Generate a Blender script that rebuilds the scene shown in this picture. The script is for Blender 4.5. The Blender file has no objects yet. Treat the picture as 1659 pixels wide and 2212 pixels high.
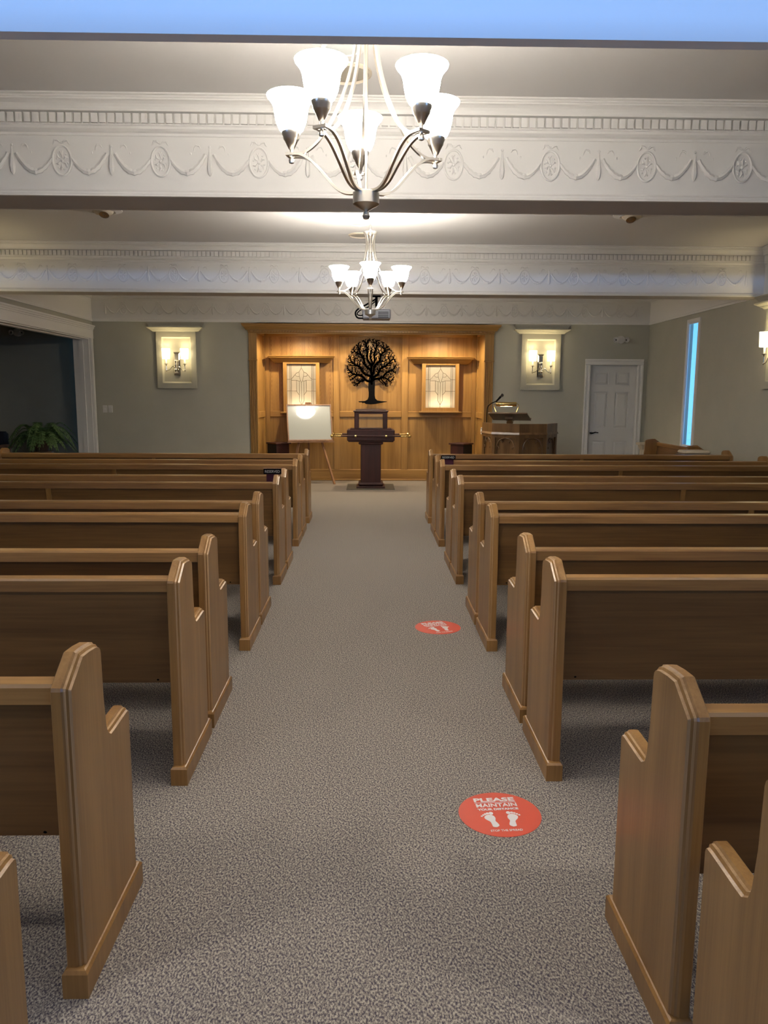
import bpy, bmesh, math, random
from mathutils import Vector, Matrix, noise as mnoise
PI = math.pi
sc = bpy.context.scene
COL = sc.collection

# ------------------------------------------------------------------ camera
FPX, IMW, IMH = 1661.0, 1659.0, 2212.0
CAM_Z = 1.51
def cam_axes():
    vpx, vpy, roll = 797.0, 853.0, math.radians(0.28)
    dY = Vector((vpx - IMW/2, vpy - IMH/2, FPX)).normalized()
    h = Vector((math.cos(roll), math.sin(roll), 0))
    n = dY.cross(h).normalized()
    up = -n if n.y > 0 else n
    dX = dY.cross(up)
    if dX.x < 0: dX = -dX
    return dX, dY, up
AX, AY, AZ = cam_axes()
right = Vector((AX.x, AY.x, AZ.x)); down = Vector((AX.y, AY.y, AZ.y)); fwd = Vector((AX.z, AY.z, AZ.z))
cd = bpy.data.cameras.new('camera'); cam = bpy.data.objects.new('camera', cd); COL.objects.link(cam)
cd.sensor_fit = 'HORIZONTAL'; cd.sensor_width = 36.0; cd.lens = 36.0*FPX/IMW
cd.clip_start = 0.05; cd.clip_end = 200
M = Matrix.Identity(4)
for i in range(3):
    M[i][0] = right[i]; M[i][1] = -down[i]; M[i][2] = -fwd[i]
M[2][3] = CAM_Z
cam.matrix_world = M
sc.camera = cam

# ------------------------------------------------------------------ world, exposure
sc.view_settings.view_transform = 'Standard'
sc.view_settings.look = 'None'
sc.view_settings.gamma = 1.0
sc.view_settings.use_curve_mapping = False
sc.view_settings.exposure = 0.47
w = bpy.data.worlds.new('sky'); sc.world = w; w.use_nodes = True
nt = w.node_tree; nt.nodes.clear()
wo = nt.nodes.new('ShaderNodeOutputWorld'); bg = nt.nodes.new('ShaderNodeBackground')
tc = nt.nodes.new('ShaderNodeTexCoord'); sx = nt.nodes.new('ShaderNodeSeparateXYZ'); rp = nt.nodes.new('ShaderNodeValToRGB')
nt.links.new(tc.outputs['Generated'], sx.inputs[0]); nt.links.new(sx.outputs['Z'], rp.inputs['Fac'])
rp.color_ramp.elements[0].position = 0.0; rp.color_ramp.elements[0].color = (0.17, 0.56, 1.0, 1)
rp.color_ramp.elements[1].position = 0.45; rp.color_ramp.elements[1].color = (0.045, 0.22, 0.85, 1)
nt.links.new(rp.outputs[0], bg.inputs[0]); bg.inputs[1].default_value = 1.25
nt.links.new(bg.outputs[0], wo.inputs[0])

def lamp(name, kind, loc, energy, color, parent=None, **kw):
    l = bpy.data.lights.new(name, kind); l.energy = energy; l.color = color
    for k, v in kw.items(): setattr(l, k, v)
    o = bpy.data.objects.new(name, l); COL.objects.link(o); o.location = loc
    if parent: o.parent = parent
    return o
def aim(o, d): o.rotation_euler = Vector(d).to_track_quat('-Z', 'Y').to_euler()

# light levels
E_BULB, E_SCONCE, E_SPOT, E_DAY, E_BOWL, E_REAR = 9.0, 1.4, 66.0, 1250.0, 60.0, 60.0
C_BULB = (1.0, 0.93, 0.83); C_SCONCE = (1.0, 0.80, 0.42); C_SPOT = (1.0, 0.80, 0.52); C_DAY = (0.24, 0.47, 1.0)
# daylight strip, added out of view, aimed through rear windows at the header
a = lamp('added_daylight', 'AREA', (0, -9.0, 1.60), E_DAY, C_DAY, shape='RECTANGLE', size=8.0, size_y=0.20)
aim(a, (0, 1, 0.075))
# daylight lamps added behind made-up side windows for blue on header and floor
for sx_ in (-1, 1):
    a = lamp('added_daylight', 'AREA', (sx_*4.85+0.06, -0.9, 1.72), 30.0, C_DAY, shape='RECTANGLE', size=1.5, size_y=1.3, spread=math.radians(140))
    aim(a, (-sx_, 0.45, 0.10))
sc.cycles.max_bounces = 5; sc.cycles.diffuse_bounces = 3; sc.cycles.glossy_bounces = 3; sc.cycles.transmission_bounces = 4; sc.cycles.transparent_max_bounces = 8
sc.cycles.caustics_reflective = False; sc.cycles.caustics_refractive = False
# ------------------------------------------------------------------ materials
MATS = {}
def new_mat(name):
    m = bpy.data.materials.new(name); m.use_nodes = True
    MATS[name] = m
    return m, m.node_tree, m.node_tree.nodes['Principled BSDF']
def plain(name, col, rough=0.5, metal=0.0, spec=0.5, bump=0.0, bscale=60.0, var=0.0, vscale=3.0, emit=None, es=0.0, coat=0.0):
    m, nt, b = new_mat(name)
    b.inputs['Roughness'].default_value = rough; b.inputs['Metallic'].default_value = metal
    b.inputs['Specular IOR Level'].default_value = spec
    b.inputs['Coat Weight'].default_value = coat
    tc = nt.nodes.new('ShaderNodeTexCoord')
    if var:
        n = nt.nodes.new('ShaderNodeTexNoise'); n.inputs['Scale'].default_value = vscale; n.inputs['Detail'].default_value = 4
        nt.links.new(tc.outputs['Object'], n.inputs['Vector'])
        r = nt.nodes.new('ShaderNodeValToRGB')
        k = 1 - var; k2 = 1 + var
        r.color_ramp.elements[0].position = 0.3; r.color_ramp.elements[1].position = 0.7
        r.color_ramp.elements[0].color = (col[0]*k, col[1]*k, col[2]*k, 1); r.color_ramp.elements[1].color = (min(1, col[0]*k2), min(1, col[1]*k2), min(1, col[2]*k2), 1)
        nt.links.new(n.outputs['Fac'], r.inputs['Fac']); nt.links.new(r.outputs[0], b.inputs['Base Color'])
    else:
        rgb = nt.nodes.new('ShaderNodeRGB'); rgb.outputs[0].default_value = (*col, 1); nt.links.new(rgb.outputs[0], b.inputs['Base Color'])
    if bump:
        n2 = nt.nodes.new('ShaderNodeTexNoise'); n2.inputs['Scale'].default_value = bscale; n2.inputs['Detail'].default_value = 3
        nt.links.new(tc.outputs['Object'], n2.inputs['Vector'])
        bm_ = nt.nodes.new('ShaderNodeBump'); bm_.inputs['Strength'].default_value = bump; bm_.inputs['Distance'].default_value = 0.002
        nt.links.new(n2.outputs['Fac'], bm_.inputs['Height']); nt.links.new(bm_.outputs[0], b.inputs['Normal'])
    if emit:
        b.inputs['Emission Color'].default_value = (*emit, 1); b.inputs['Emission Strength'].default_value = es
    return m
def wood(name, dark, light, axis='Z', rough=0.38, grain=9.0, along=0.55, contrast=(0.32, 0.70), cathedral=0.0, coat=0.15):
    m, nt, b = new_mat(name)
    L = nt.links; N = nt.nodes.new
    tc = N('ShaderNodeTexCoord'); oi = N('ShaderNodeObjectInfo')
    mul = N('ShaderNodeVectorMath'); mul.operation = 'SCALE'
    cmb = N('ShaderNodeCombineXYZ')
    for i in range(3): L.new(oi.outputs['Random'], cmb.inputs[i])
    L.new(cmb.outputs[0], mul.inputs[0]); mul.inputs['Scale'].default_value = 7.3
    add = N('ShaderNodeVectorMath'); L.new(tc.outputs['Object'], add.inputs[0]); L.new(mul.outputs[0], add.inputs[1])
    s = [grain]*3; s['XYZ'.index(axis)] = along
    mp = N('ShaderNodeMapping'); mp.inputs['Scale'].default_value = s; L.new(add.outputs[0], mp.inputs['Vector'])
    n1 = N('ShaderNodeTexNoise'); n1.inputs['Scale'].default_value = 1.0; n1.inputs['Detail'].default_value = 3; n1.inputs['Distortion'].default_value = 0.6
    L.new(mp.outputs[0], n1.inputs['Vector'])
    s2 = [grain*14]*3; s2['XYZ'.index(axis)] = along*8
    mp2 = N('ShaderNodeMapping'); mp2.inputs['Scale'].default_value = s2; L.new(add.outputs[0], mp2.inputs['Vector'])
    n2 = N('ShaderNodeTexNoise'); n2.inputs['Scale'].default_value = 1.0; n2.inputs['Detail'].default_value = 2
    L.new(mp2.outputs[0], n2.inputs['Vector'])
    mx = N('ShaderNodeMath'); mx.operation = 'MULTIPLY_ADD'; L.new(n2.outputs['Fac'], mx.inputs[0]); mx.inputs[1].default_value = 0.45
    L.new(n1.outputs['Fac'], mx.inputs[2])
    sub = N('ShaderNodeMath'); sub.operation = 'SUBTRACT'; L.new(mx.outputs[0], sub.inputs[0]); sub.inputs[1].default_value = 0.22
    val = sub
    if cathedral:
        sp = N('ShaderNodeSeparateXYZ'); L.new(tc.outputs['Object'], sp.inputs[0])
        pp = N('ShaderNodeMath'); pp.operation = 'PINGPONG'; L.new(sp.outputs['X'], pp.inputs[0]); pp.inputs[1].default_value = 0.085
        sc_ = N('ShaderNodeMath'); sc_.operation = 'MULTIPLY'; L.new(sp.outputs['Z'], sc_.inputs[0]); sc_.inputs[1].default_value = 0.16
        sq = N('ShaderNodeMath'); sq.operation = 'POWER'; L.new(pp.outputs[0], sq.inputs[0]); sq.inputs[1].default_value = 1.25
        ad = N('ShaderNodeMath'); ad.operation = 'MULTIPLY_ADD'; L.new(sq.outputs[0], ad.inputs[0]); ad.inputs[1].default_value = -1.6; L.new(sc_.outputs[0], ad.inputs[2])
        dst = N('ShaderNodeMath'); dst.operation = 'MULTIPLY_ADD'; L.new(n1.outputs['Fac'], dst.inputs[0]); dst.inputs[1].default_value = 0.02; L.new(ad.outputs[0], dst.inputs[2])
        fr = N('ShaderNodeMath'); fr.operation = 'MULTIPLY'; L.new(dst.outputs[0], fr.inputs[0]); fr.inputs[1].default_value = 520
        sn = N('ShaderNodeMath'); sn.operation = 'SINE'; L.new(fr.outputs[0], sn.inputs[0])
        pw = N('ShaderNodeMath'); pw.operation = 'MULTIPLY_ADD'; L.new(sn.outputs[0], pw.inputs[0]); pw.inputs[1].default_value = cathedral; L.new(sub.outputs[0], pw.inputs[2])
        val = pw
    r = N('ShaderNodeValToRGB'); r.color_ramp.elements[0].position = contrast[0]; r.color_ramp.elements[1].position = contrast[1]
    r.color_ramp.elements[0].color = (*dark, 1); r.color_ramp.elements[1].color = (*light, 1)
    L.new(val.outputs[0], r.inputs['Fac']); L.new(r.outputs[0], b.inputs['Base Color'])
    b.inputs['Roughness'].default_value = rough; b.inputs['Coat Weight'].default_value = coat; b.inputs['Coat Roughness'].default_value = 0.25
    return m
def emitter(name, col, strength):
    m, nt, b = new_mat(name)
    b.inputs['Base Color'].default_value = (0.9, 0.88, 0.84, 1)
    b.inputs['Emission Color'].default_value = (*col, 1); b.inputs['Emission Strength'].default_value = strength
    b.inputs['Roughness'].default_value = 0.35
    return m
def glassy(name, tint, fac, rough=0.02, translucent=0.0):
    m, nt, b = new_mat(name)
    L = nt.links; N = nt.nodes.new
    out = nt.nodes['Material Output']
    tr = N('ShaderNodeBsdfTransparent'); tr.inputs[0].default_value = (*tint, 1)
    gl = N('ShaderNodeBsdfGlossy'); gl.inputs['Roughness'].default_value = rough
    mx = N('ShaderNodeMixShader'); fr = N('ShaderNodeFresnel'); fr.inputs[0].default_value = 1.5
    if fac is None: L.new(fr.outputs[0], mx.inputs[0])
    else: mx.inputs[0].default_value = fac
    L.new(tr.outputs[0], mx.inputs[1]); L.new(gl.outputs[0], mx.inputs[2])
    last = mx
    if translucent:
        tl = N('ShaderNodeBsdfTranslucent'); tl.inputs[0].default_value = (*tint, 1)
        df = N('ShaderNodeBsdfDiffuse'); df.inputs[0].default_value = (*tint, 1)
        m1 = N('ShaderNodeMixShader'); m1.inputs[0].default_value = 0.5; L.new(tl.outputs[0], m1.inputs[1]); L.new(df.outputs[0], m1.inputs[2])
        m2 = N('ShaderNodeMixShader'); m2.inputs[0].default_value = translucent; L.new(mx.outputs[0], m2.inputs[1]); L.new(m1.outputs[0], m2.inputs[2])
        last = m2
    L.new(last.outputs[0], out.inputs['Surface'])
    return m
def carpet(name):
    m, nt, b = new_mat(name)
    L = nt.links; N = nt.nodes.new
    tc = N('ShaderNodeTexCoord')
    mp = N('ShaderNodeMapping'); mp.inputs['Rotation'].default_value = (0, 0, 0.7); mp.inputs['Scale'].default_value = (1.0, 0.62, 1); L.new(tc.outputs['Object'], mp.inputs['Vector'])
    n1 = N('ShaderNodeTexNoise'); n1.inputs['Scale'].default_value = 185; n1.inputs['Detail'].default_value = 3; n1.inputs['Roughness'].default_value = 0.65
    L.new(mp.outputs[0], n1.inputs['Vector'])
    r = N('ShaderNodeValToRGB'); e = r.color_ramp.elements
    e[0].position = 0.39; e[0].color = (0.075, 0.065, 0.085, 1); e[1].position = 0.63; e[1].color = (0.50, 0.445, 0.365, 1)
    x = e.new(0.50); x.color = (0.245, 0.217, 0.190, 1)
    L.new(n1.outputs['Fac'], r.inputs['Fac']); L.new(r.outputs[0], b.inputs['Base Color'])
    b.inputs['Roughness'].default_value = 0.95; b.inputs['Specular IOR Level'].default_value = 0.1
    bp = N('ShaderNodeBump'); bp.inputs['Strength'].default_value = 0.5; bp.inputs['Distance'].default_value = 0.004
    L.new(n1.outputs['Fac'], bp.inputs['Height']); L.new(bp.outputs[0], b.inputs['Normal'])
    return m
M_CARPET = carpet('carpet')
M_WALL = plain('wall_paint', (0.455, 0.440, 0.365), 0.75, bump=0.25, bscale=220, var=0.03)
M_WHITE = plain('white_trim_paint', (0.82, 0.80, 0.765), 0.5)
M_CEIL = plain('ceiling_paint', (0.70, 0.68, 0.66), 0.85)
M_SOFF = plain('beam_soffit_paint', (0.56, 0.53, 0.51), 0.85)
M_DOOR = plain('door_paint', (0.74, 0.73, 0.71), 0.45)
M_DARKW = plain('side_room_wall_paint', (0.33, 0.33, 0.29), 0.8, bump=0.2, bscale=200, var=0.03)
M_PEW_V = wood('pew_oak_upright', (0.222, 0.107, 0.030), (0.345, 0.181, 0.056), 'Z', 0.36)
M_PEW_E = wood('pew_oak_worn_edge', (0.30, 0.170, 0.072), (0.50, 0.310, 0.150), 'Z', 0.30, grain=30.0)
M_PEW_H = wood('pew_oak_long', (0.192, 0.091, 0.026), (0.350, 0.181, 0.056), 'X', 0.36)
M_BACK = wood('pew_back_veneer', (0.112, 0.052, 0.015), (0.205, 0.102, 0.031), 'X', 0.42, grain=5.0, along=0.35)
M_NICHE = wood('honey_oak_panel', (0.275, 0.142, 0.034), (0.425, 0.236, 0.064), 'Z', 0.42, grain=14.0)
M_NICHEC = wood('honey_oak_cathedral', (0.220, 0.106, 0.026), (0.425, 0.234, 0.064), 'Z', 0.42, grain=14.0, cathedral=0.10)
M_NICHE_H = wood('honey_oak_rail', (0.275, 0.142, 0.034), (0.425, 0.236, 0.064), 'X', 0.40, grain=14.0)
M_PULPIT = wood('pulpit_oak', (0.10, 0.050, 0.018), (0.20, 0.108, 0.042), 'Z', 0.36)
M_MAHOG = wood('mahogany', (0.028, 0.006, 0.005), (0.060, 0.013, 0.010), 'Z', 0.5, coat=0.0)
M_EASEL = wood('easel_wood', (0.20, 0.10, 0.05), (0.36, 0.20, 0.11), 'Z', 0.45)
M_NICKEL = plain('brushed_nickel', (0.62, 0.58, 0.52), 0.28, metal=1.0)
M_CHROME = plain('polished_nickel', (0.66, 0.63, 0.60), 0.12, metal=1.0)
M_BRASS = plain('polished_brass', (0.72, 0.52, 0.20), 0.2, metal=1.0)
M_BLACK = plain('black_metal', (0.006, 0.006, 0.007), 0.8, spec=0.0)
M_CLOTH = plain('black_cloth', (0.008, 0.008, 0.009), 0.9)
M_BRONZE = plain('dark_bronze', (0.05, 0.045, 0.042), 0.35, metal=0.8)
M_SHADE = emitter('frosted_lit_glass', (1.0, 0.94, 0.85), 42.0)
M_SSHADE = emitter('lit_fabric_shade', (1.0, 0.82, 0.48), 5.0)
M_BOWL = emitter('lit_bowl_glass', (1.0, 0.93, 0.83), 34.0)
M_GLOW = emitter('lamp_glow', (1.0, 0.80, 0.45), 3.0)
M_RED = plain('vinyl_red_orange', (0.66, 0.085, 0.045), 0.38, spec=0.4, var=0.03)
M_PRINT = plain('white_print', (0.82, 0.80, 0.80), 0.5)
M_CREAM = plain('cream_paint', (0.62, 0.54, 0.42), 0.6, var=0.05)
M_PLASTIC = plain('white_plastic', (0.66, 0.64, 0.61), 0.35)
M_GREYPL = plain('grey_plastic', (0.20, 0.21, 0.25), 0.4)
M_MAROON = plain('maroon_velvet', (0.045, 0.005, 0.018), 0.9)
M_FERN = plain('fern_green', (0.12, 0.21, 0.065), 0.55, var=0.35, vscale=25)
M_POT = plain('terracotta', (0.10, 0.06, 0.045), 0.7)
M_NAVY = plain('dark_blue_upholstery', (0.02, 0.022, 0.035), 0.8, var=0.1)
M_BOARD = plain('grey_white_board', (0.42, 0.455, 0.45), 0.04, spec=0.6)
M_MATT = plain('dark_floor_mat', (0.085, 0.08, 0.065), 0.6, var=0.1)
M_LEAD = plain('lead_came', (0.20, 0.17, 0.13), 0.4, metal=0.6)
M_ARTG = glassy('frosted_art_glass', (0.74, 0.69, 0.61), 0.05, 0.25, translucent=0.80)
M_BEVG = glassy('bevelled_art_glass', (0.74, 0.71, 0.64), 0.05, 0.15, translucent=0.70)
M_GLASS = glassy('clear_glass', (0.98, 0.99, 1.0), 0.07, 0.0)
M_FROST = plain('off_light_glass', (0.62, 0.65, 0.64), 0.3)

# ------------------------------------------------------------------ mesh helpers
class MB:
    def __init__(s): s.v = []; s.f = []; s.sm = []
    def add(s, vs, fs, smooth=False, m=None):
        b = len(s.v)
        for p in vs:
            p = Vector(p)
            if m is not None: p = m @ p
            s.v.append(tuple(p))
        for f in fs: s.f.append(tuple(i+b for i in f)); s.sm.append(smooth)
        return s
    def box(s, x0, x1, y0, y1, z0, z1, m=None):
        vs = [(x0,y0,z0),(x1,y0,z0),(x1,y1,z0),(x0,y1,z0),(x0,y0,z1),(x1,y0,z1),(x1,y1,z1),(x0,y1,z1)]
        return s.add(vs, [(0,3,2,1),(4,5,6,7),(0,1,5,4),(1,2,6,5),(2,3,7,6),(3,0,4,7)], m=m)
    def bbox(s, x0, x1, y0, y1, z0, z1, c=0.004, m=None):
        # box with chamfered edges
        if x0 > x1: x0, x1 = x1, x0
        c = min(c, (x1-x0)*.45, (y1-y0)*.45, (z1-z0)*.45)
        bm = bmesh.new(); bmesh.ops.create_cube(bm, size=1.0)
        for v in bm.verts: v.co = Vector(((x0+x1)/2 + v.co.x*(x1-x0), (y0+y1)/2 + v.co.y*(y1-y0), (z0+z1)/2 + v.co.z*(z1-z0)))
        bmesh.ops.bevel(bm, geom=list(bm.edges), offset=c, segments=1, affect='EDGES', profile=0.5)
        bm.verts.ensure_lookup_table(); bm.verts.index_update()
        vs = [v.co.copy() for v in bm.verts]; fs = [[v.index for v in f.verts] for f in bm.faces]; bm.free()
        return s.add(vs, fs, m=m)
    def extrude(s, prof, a, b, place, smooth=False, cap=True):
        # prof: list of 2-d points, swept from a to b; place(p, q, t) -> xyz
        n = len(prof)
        vs = [place(p, q, a) for p, q in prof] + [place(p, q, b) for p, q in prof]
        fs = [(i, (i+1) % n, n+(i+1) % n, n+i) for i in range(n)]
        if cap: fs += [tuple(range(n-1, -1, -1)), tuple(range(n, 2*n))]
        return s.add(vs, fs, smooth)
    def prism(s, poly, y0, y1, m=None):
        # polygon in xz, thickness in y
        n = len(poly)
        vs = [(x, y0, z) for x, z in poly] + [(x, y1, z) for x, z in poly]
        fs = [(i, (i+1) % n, n+(i+1) % n, n+i) for i in range(n)] + [tuple(range(n-1, -1, -1)), tuple(range(n, 2*n))]
        return s.add(vs, fs, m=m)
    def lathe(s, prof, n=20, c=(0,0,0), smooth=True, m=None, ang=2*PI, closed=True):
        vs = []; fs = []
        k = len(prof)
        for i in range(n):
            a = ang*i/n
            for r, z in prof: vs.append((c[0]+r*math.cos(a), c[1]+r*math.sin(a), c[2]+z))
        for i in range(n):
            j = (i+1) % n
            for t in range(k-1):
                fs.append((i*k+t, j*k+t, j*k+t+1, i*k+t+1))
        return s.add(vs, fs, smooth, m)
    def tube(s, path, rad, n=8, smooth=True, m=None, cap=True, flat=None):
        # flat = (half width, half thickness) for a rectangular bar
        P = [Vector(p) for p in path]; K = len(P)
        vs = []; fs = []
        up0 = Vector((0, 0, 1))
        prevn = None
        for i, p in enumerate(P):
            t = (P[min(i+1, K-1)] - P[max(i-1, 0)]).normalized()
            if prevn is None:
                nrm = up0.cross(t)
                if nrm.length < 1e-3: nrm = Vector((1, 0, 0)).cross(t)
                nrm.normalize()
            else:
                nrm = (prevn - t*prevn.dot(t)).normalized()
            prevn = nrm; bn = t.cross(nrm)
            if flat:
                hw, ht = flat
                for sx_, sy_ in ((1,1),(-1,1),(-1,-1),(1,-1)): vs.append(p + nrm*hw*sx_ + bn*ht*sy_)
            else:
                r = rad[i] if isinstance(rad, (list, tuple)) else rad
                for k in range(n):
                    a = 2*PI*k/n; vs.append(p + nrm*math.cos(a)*r + bn*math.sin(a)*r)
        nn = 4 if flat else n
        for i in range(K-1):
            for k in range(nn):
                k2 = (k+1) % nn
                fs.append((i*nn+k, i*nn+k2, (i+1)*nn+k2, (i+1)*nn+k))
        if cap:
            fs.append(tuple(range(nn-1, -1, -1))); fs.append(tuple((K-1)*nn+k for k in range(nn)))
        return s.add(vs, fs, smooth and not flat, m)
    def ball(s, c, r, n=10, k=6, m=None):
        sx_, sy_, sz_ = r if isinstance(r, (tuple, list)) else (r, r, r)
        vs = []; fs = []
        for i in range(k+1):
            t = PI*i/k
            for j in range(n):
                a = 2*PI*j/n; vs.append((c[0]+sx_*math.sin(t)*math.cos(a), c[1]+sy_*math.sin(t)*math.sin(a), c[2]+sz_*math.cos(t)))
        for i in range(k):
            for j in range(n):
                j2 = (j+1) % n; fs.append((i*n+j, (i+1)*n+j, (i+1)*n+j2, i*n+j2))
        return s.add(vs, fs, True, m)
    def loft(s, rings, cap=True, smooth=False, m=None):
        n = len(rings[0]); vs = [p for r in rings for p in r]; fs = []
        for i in range(len(rings)-1):
            for k in range(n):
                k2 = (k+1) % n; fs.append((i*n+k, i*n+k2, (i+1)*n+k2, (i+1)*n+k))
        if cap: fs.append(tuple(range(n-1, -1, -1))); fs.append(tuple((len(rings)-1)*n+k for k in range(n)))
        return s.add(vs, fs, smooth, m)
    def mesh(s, name, mat):
        me = bpy.data.meshes.new(name); me.from_pydata(s.v, [], s.f); me.materials.append(mat)
        me.polygons.foreach_set('use_smooth', s.sm)
        bm = bmesh.new(); bm.from_mesh(me); bmesh.ops.recalc_face_normals(bm, faces=bm.faces); bm.to_mesh(me); bm.free()
        if any(s.sm): me.set_sharp_from_angle(angle=math.radians(38))
        me.update(); return me
    def build(s, name, mat, parent=None, loc=None):
        return put(name, s.mesh(name, mat), parent, loc)
def put(name, me, parent=None, loc=None, rz=None):
    o = bpy.data.objects.new(name, me); COL.objects.link(o)
    if parent: o.parent = parent
    if loc: o.location = loc
    if rz: o.rotation_euler = (0, 0, rz)
    return o
def tag(o, label, cat, group=None):
    o['label'] = label; o['category'] = cat
    if group: o['group'] = group
    return o
def thing(name, label, cat, loc=(0,0,0), rz=0.0, group=None):
    o = bpy.data.objects.new(name, None); COL.objects.link(o); o.location = loc; o.rotation_euler = (0, 0, rz)
    o.empty_display_size = 0.1
    return tag(o, label, cat, group)
def struct(o, label=None):
    o['kind'] = 'structure'
    if label: o['label'] = label
    return o
def sroot(name, label=None):
    o = bpy.data.objects.new(name, None); COL.objects.link(o); return struct(o, label)
def copy_tree(o, parent=None):
    c = o.copy(); COL.objects.link(c); c.parent = parent
    for ch in list(o.children): copy_tree(ch, c)
    return c
def frame_of(x0, x1, z0, z1, wl, y0, y1):
    m = MB(); m.box(x0, x1, y0, y1, z1-wl, z1); m.box(x0, x1, y0, y1, z0, z0+wl)
    m.box(x0, x0+wl, y0, y1, z0+wl, z1-wl); m.box(x1-wl, x1, y0, y1, z0+wl, z1-wl); return m
def smooth_path(pts, n=6):
    P = [Vector(p) for p in pts]; out = []
    for i in range(len(P)-1):
        p0 = P[max(i-1, 0)]; p1 = P[i]; p2 = P[i+1]; p3 = P[min(i+2, len(P)-1)]
        for k in range(n):
            t = k/n; t2 = t*t; t3 = t2*t
            out.append(0.5*((2*p1) + (p2-p0)*t + (2*p0-5*p1+4*p2-p3)*t2 + (3*p1-p0-3*p2+p3)*t3))
    out.append(P[-1]); return out

# ------------------------------------------------------------------ room shell
XL, XR = -4.45, 4.57          # side walls
YB, YN = 12.75, 13.64         # back wall, alcove back
ZC, ZT = 2.655, 3.19          # crown bottom, ceiling
YR = -3.0                     # rear wall
NL, NR = -1.812, 1.880        # alcove opening
struct(MB().box(XL-4.2, XR+0.3, YR-0.3, 14.0, -0.12, 0.0).build('floor', M_CARPET))
ceil = struct(MB().box(XL-0.25, XR+0.2, 2.135, 14.0, ZT, ZT+0.12).build('ceiling', M_CEIL))
ceil2 = struct(MB().box(XL-0.25, XR+0.2, YR-0.2, 2.09, 2.56, 2.70).build('ceiling_low', M_CEIL))
# header between the low rear bay and the chapel
struct(MB().box(XL, XR, 2.09, 2.135, 2.40, ZT).build('trim_1', M_WHITE))
# walls
wb = sroot('wall_back')
MB().box(XL, NL-0.04, YB, YB+0.12, 0, ZT).build('wall_panel', M_WALL, wb)
m = MB(); m.box(NR+0.04, 3.60, YB, YB+0.12, 0, ZT); m.box(4.44, XR+0.2, YB, YB+0.12, 0, ZT); m.box(3.60, 4.44, YB, YB+0.12, 2.04, ZT)
m.build('wall_panel', M_WALL, wb)
MB().box(NL-0.04, NR+0.04, YB, YB+0.12, 2.49, ZT).build('wall_panel', M_WALL, wb)
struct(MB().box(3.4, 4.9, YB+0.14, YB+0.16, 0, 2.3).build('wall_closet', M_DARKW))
wr = sroot('wall_right')
WY0, WY1, WZ0, WZ1 = 10.81, 11.16, 0.80, 2.545    # slit window hole
m = MB(); m.box(XR, XR+0.06, YR, -1.65, 0, ZT); m.box(XR, XR+0.06, -0.15, WY0, 0, ZT); m.box(XR, XR+0.06, -1.65, -0.15, 0, 1.07); m.box(XR, XR+0.06, -1.65, -0.15, 2.37, ZT); m.box(XR, XR+0.06, WY1, YB+0.12, 0, ZT); m.box(XR, XR+0.06, WY0, WY1, 0, WZ0); m.box(XR, XR+0.06, WY0, WY1, WZ1, ZT)
m.build('wall_panel', M_WALL, wr)
wl_ = sroot('wall_left')
OY0, OY1, OZ = 9.15, 12.58, 2.385                 # cased opening into the side room
m = MB(); m.box(XL-0.25, XL, YR, -1.65, 0, ZT); m.box(XL-0.25, XL, -0.15, OY0, 0, ZT); m.box(XL-0.25, XL, -1.65, -0.15, 0, 1.07); m.box(XL-0.25, XL, -1.65, -0.15, 2.37, ZT); m.box(XL-0.25, XL, OY1, YB+0.12, 0, ZT); m.box(XL-0.25, XL, OY0, OY1, OZ, ZT)
m.build('wall_panel', M_WALL, wl_)
wrr = sroot('wall_rear')
m = MB(); m.box(XL, XR, YR-0.2, YR, 0, 2.00); m.box(XL, XR, YR-0.2, YR, 2.46, 2.7)
xs = [XL] + [v for c in (-3.25, -1.1, 1.1, 3.25) for v in (c-0.90, c+0.90)] + [XR]
for i in range(0, len(xs), 2): m.box(xs[i], xs[i+1], YR-0.2, YR, 2.00, 2.46)
m.build('wall_panel', M_WALL, wrr)
for i, c in enumerate((-3.25, -1.1, 1.1, 3.25)):  # unseen rear windows, shaped high and wide so blue light strikes the header
    wn = sroot('window_%d' % (4+i))
    frame_of(c-0.90, c+0.90, 1.985, 2.46, 0.015, YR-0.12, YR-0.06).build('window_frame', M_WHITE, wn)
    MB().box(c-0.88, c+0.88, YR-0.092, YR-0.088, 1.99, 2.45).build('pane', M_GLASS, wn)
for i, (x0, x1) in enumerate(((XL-0.16, XL-0.10), (XR+0.01, XR+0.05))):  # unseen side windows, added to let blue light in sideways onto the header
    wn = sroot('window_%d' % (8+i)); m = MB()
    for y0, y1, z0, z1 in ((-1.65,-1.60,1.07,2.37), (-0.20,-0.15,1.07,2.37), (-0.92,-0.88,1.12,2.32), (-1.60,-0.20,1.07,1.12), (-1.60,-0.20,2.32,2.37)): m.box(x0, x1, y0, y1, z0, z1)
    m.build('window_frame', M_WHITE, wn)
    for y0, y1 in ((-1.60,-0.92), (-0.88,-0.20)): MB().box((x0+x1)/2-0.002, (x0+x1)/2+0.002, y0, y1, 1.12, 2.32).build('pane', M_GLASS, wn)
# side room behind the left opening (unlit)
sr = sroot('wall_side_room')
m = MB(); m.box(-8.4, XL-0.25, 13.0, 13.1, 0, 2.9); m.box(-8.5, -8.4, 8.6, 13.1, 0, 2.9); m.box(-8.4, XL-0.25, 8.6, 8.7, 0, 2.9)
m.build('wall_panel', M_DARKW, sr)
struct(MB().box(-8.5, XL-0.25, 8.6, 13.1, 2.9, 3.0).build('ceiling_side_room', M_DARKW))

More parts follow.
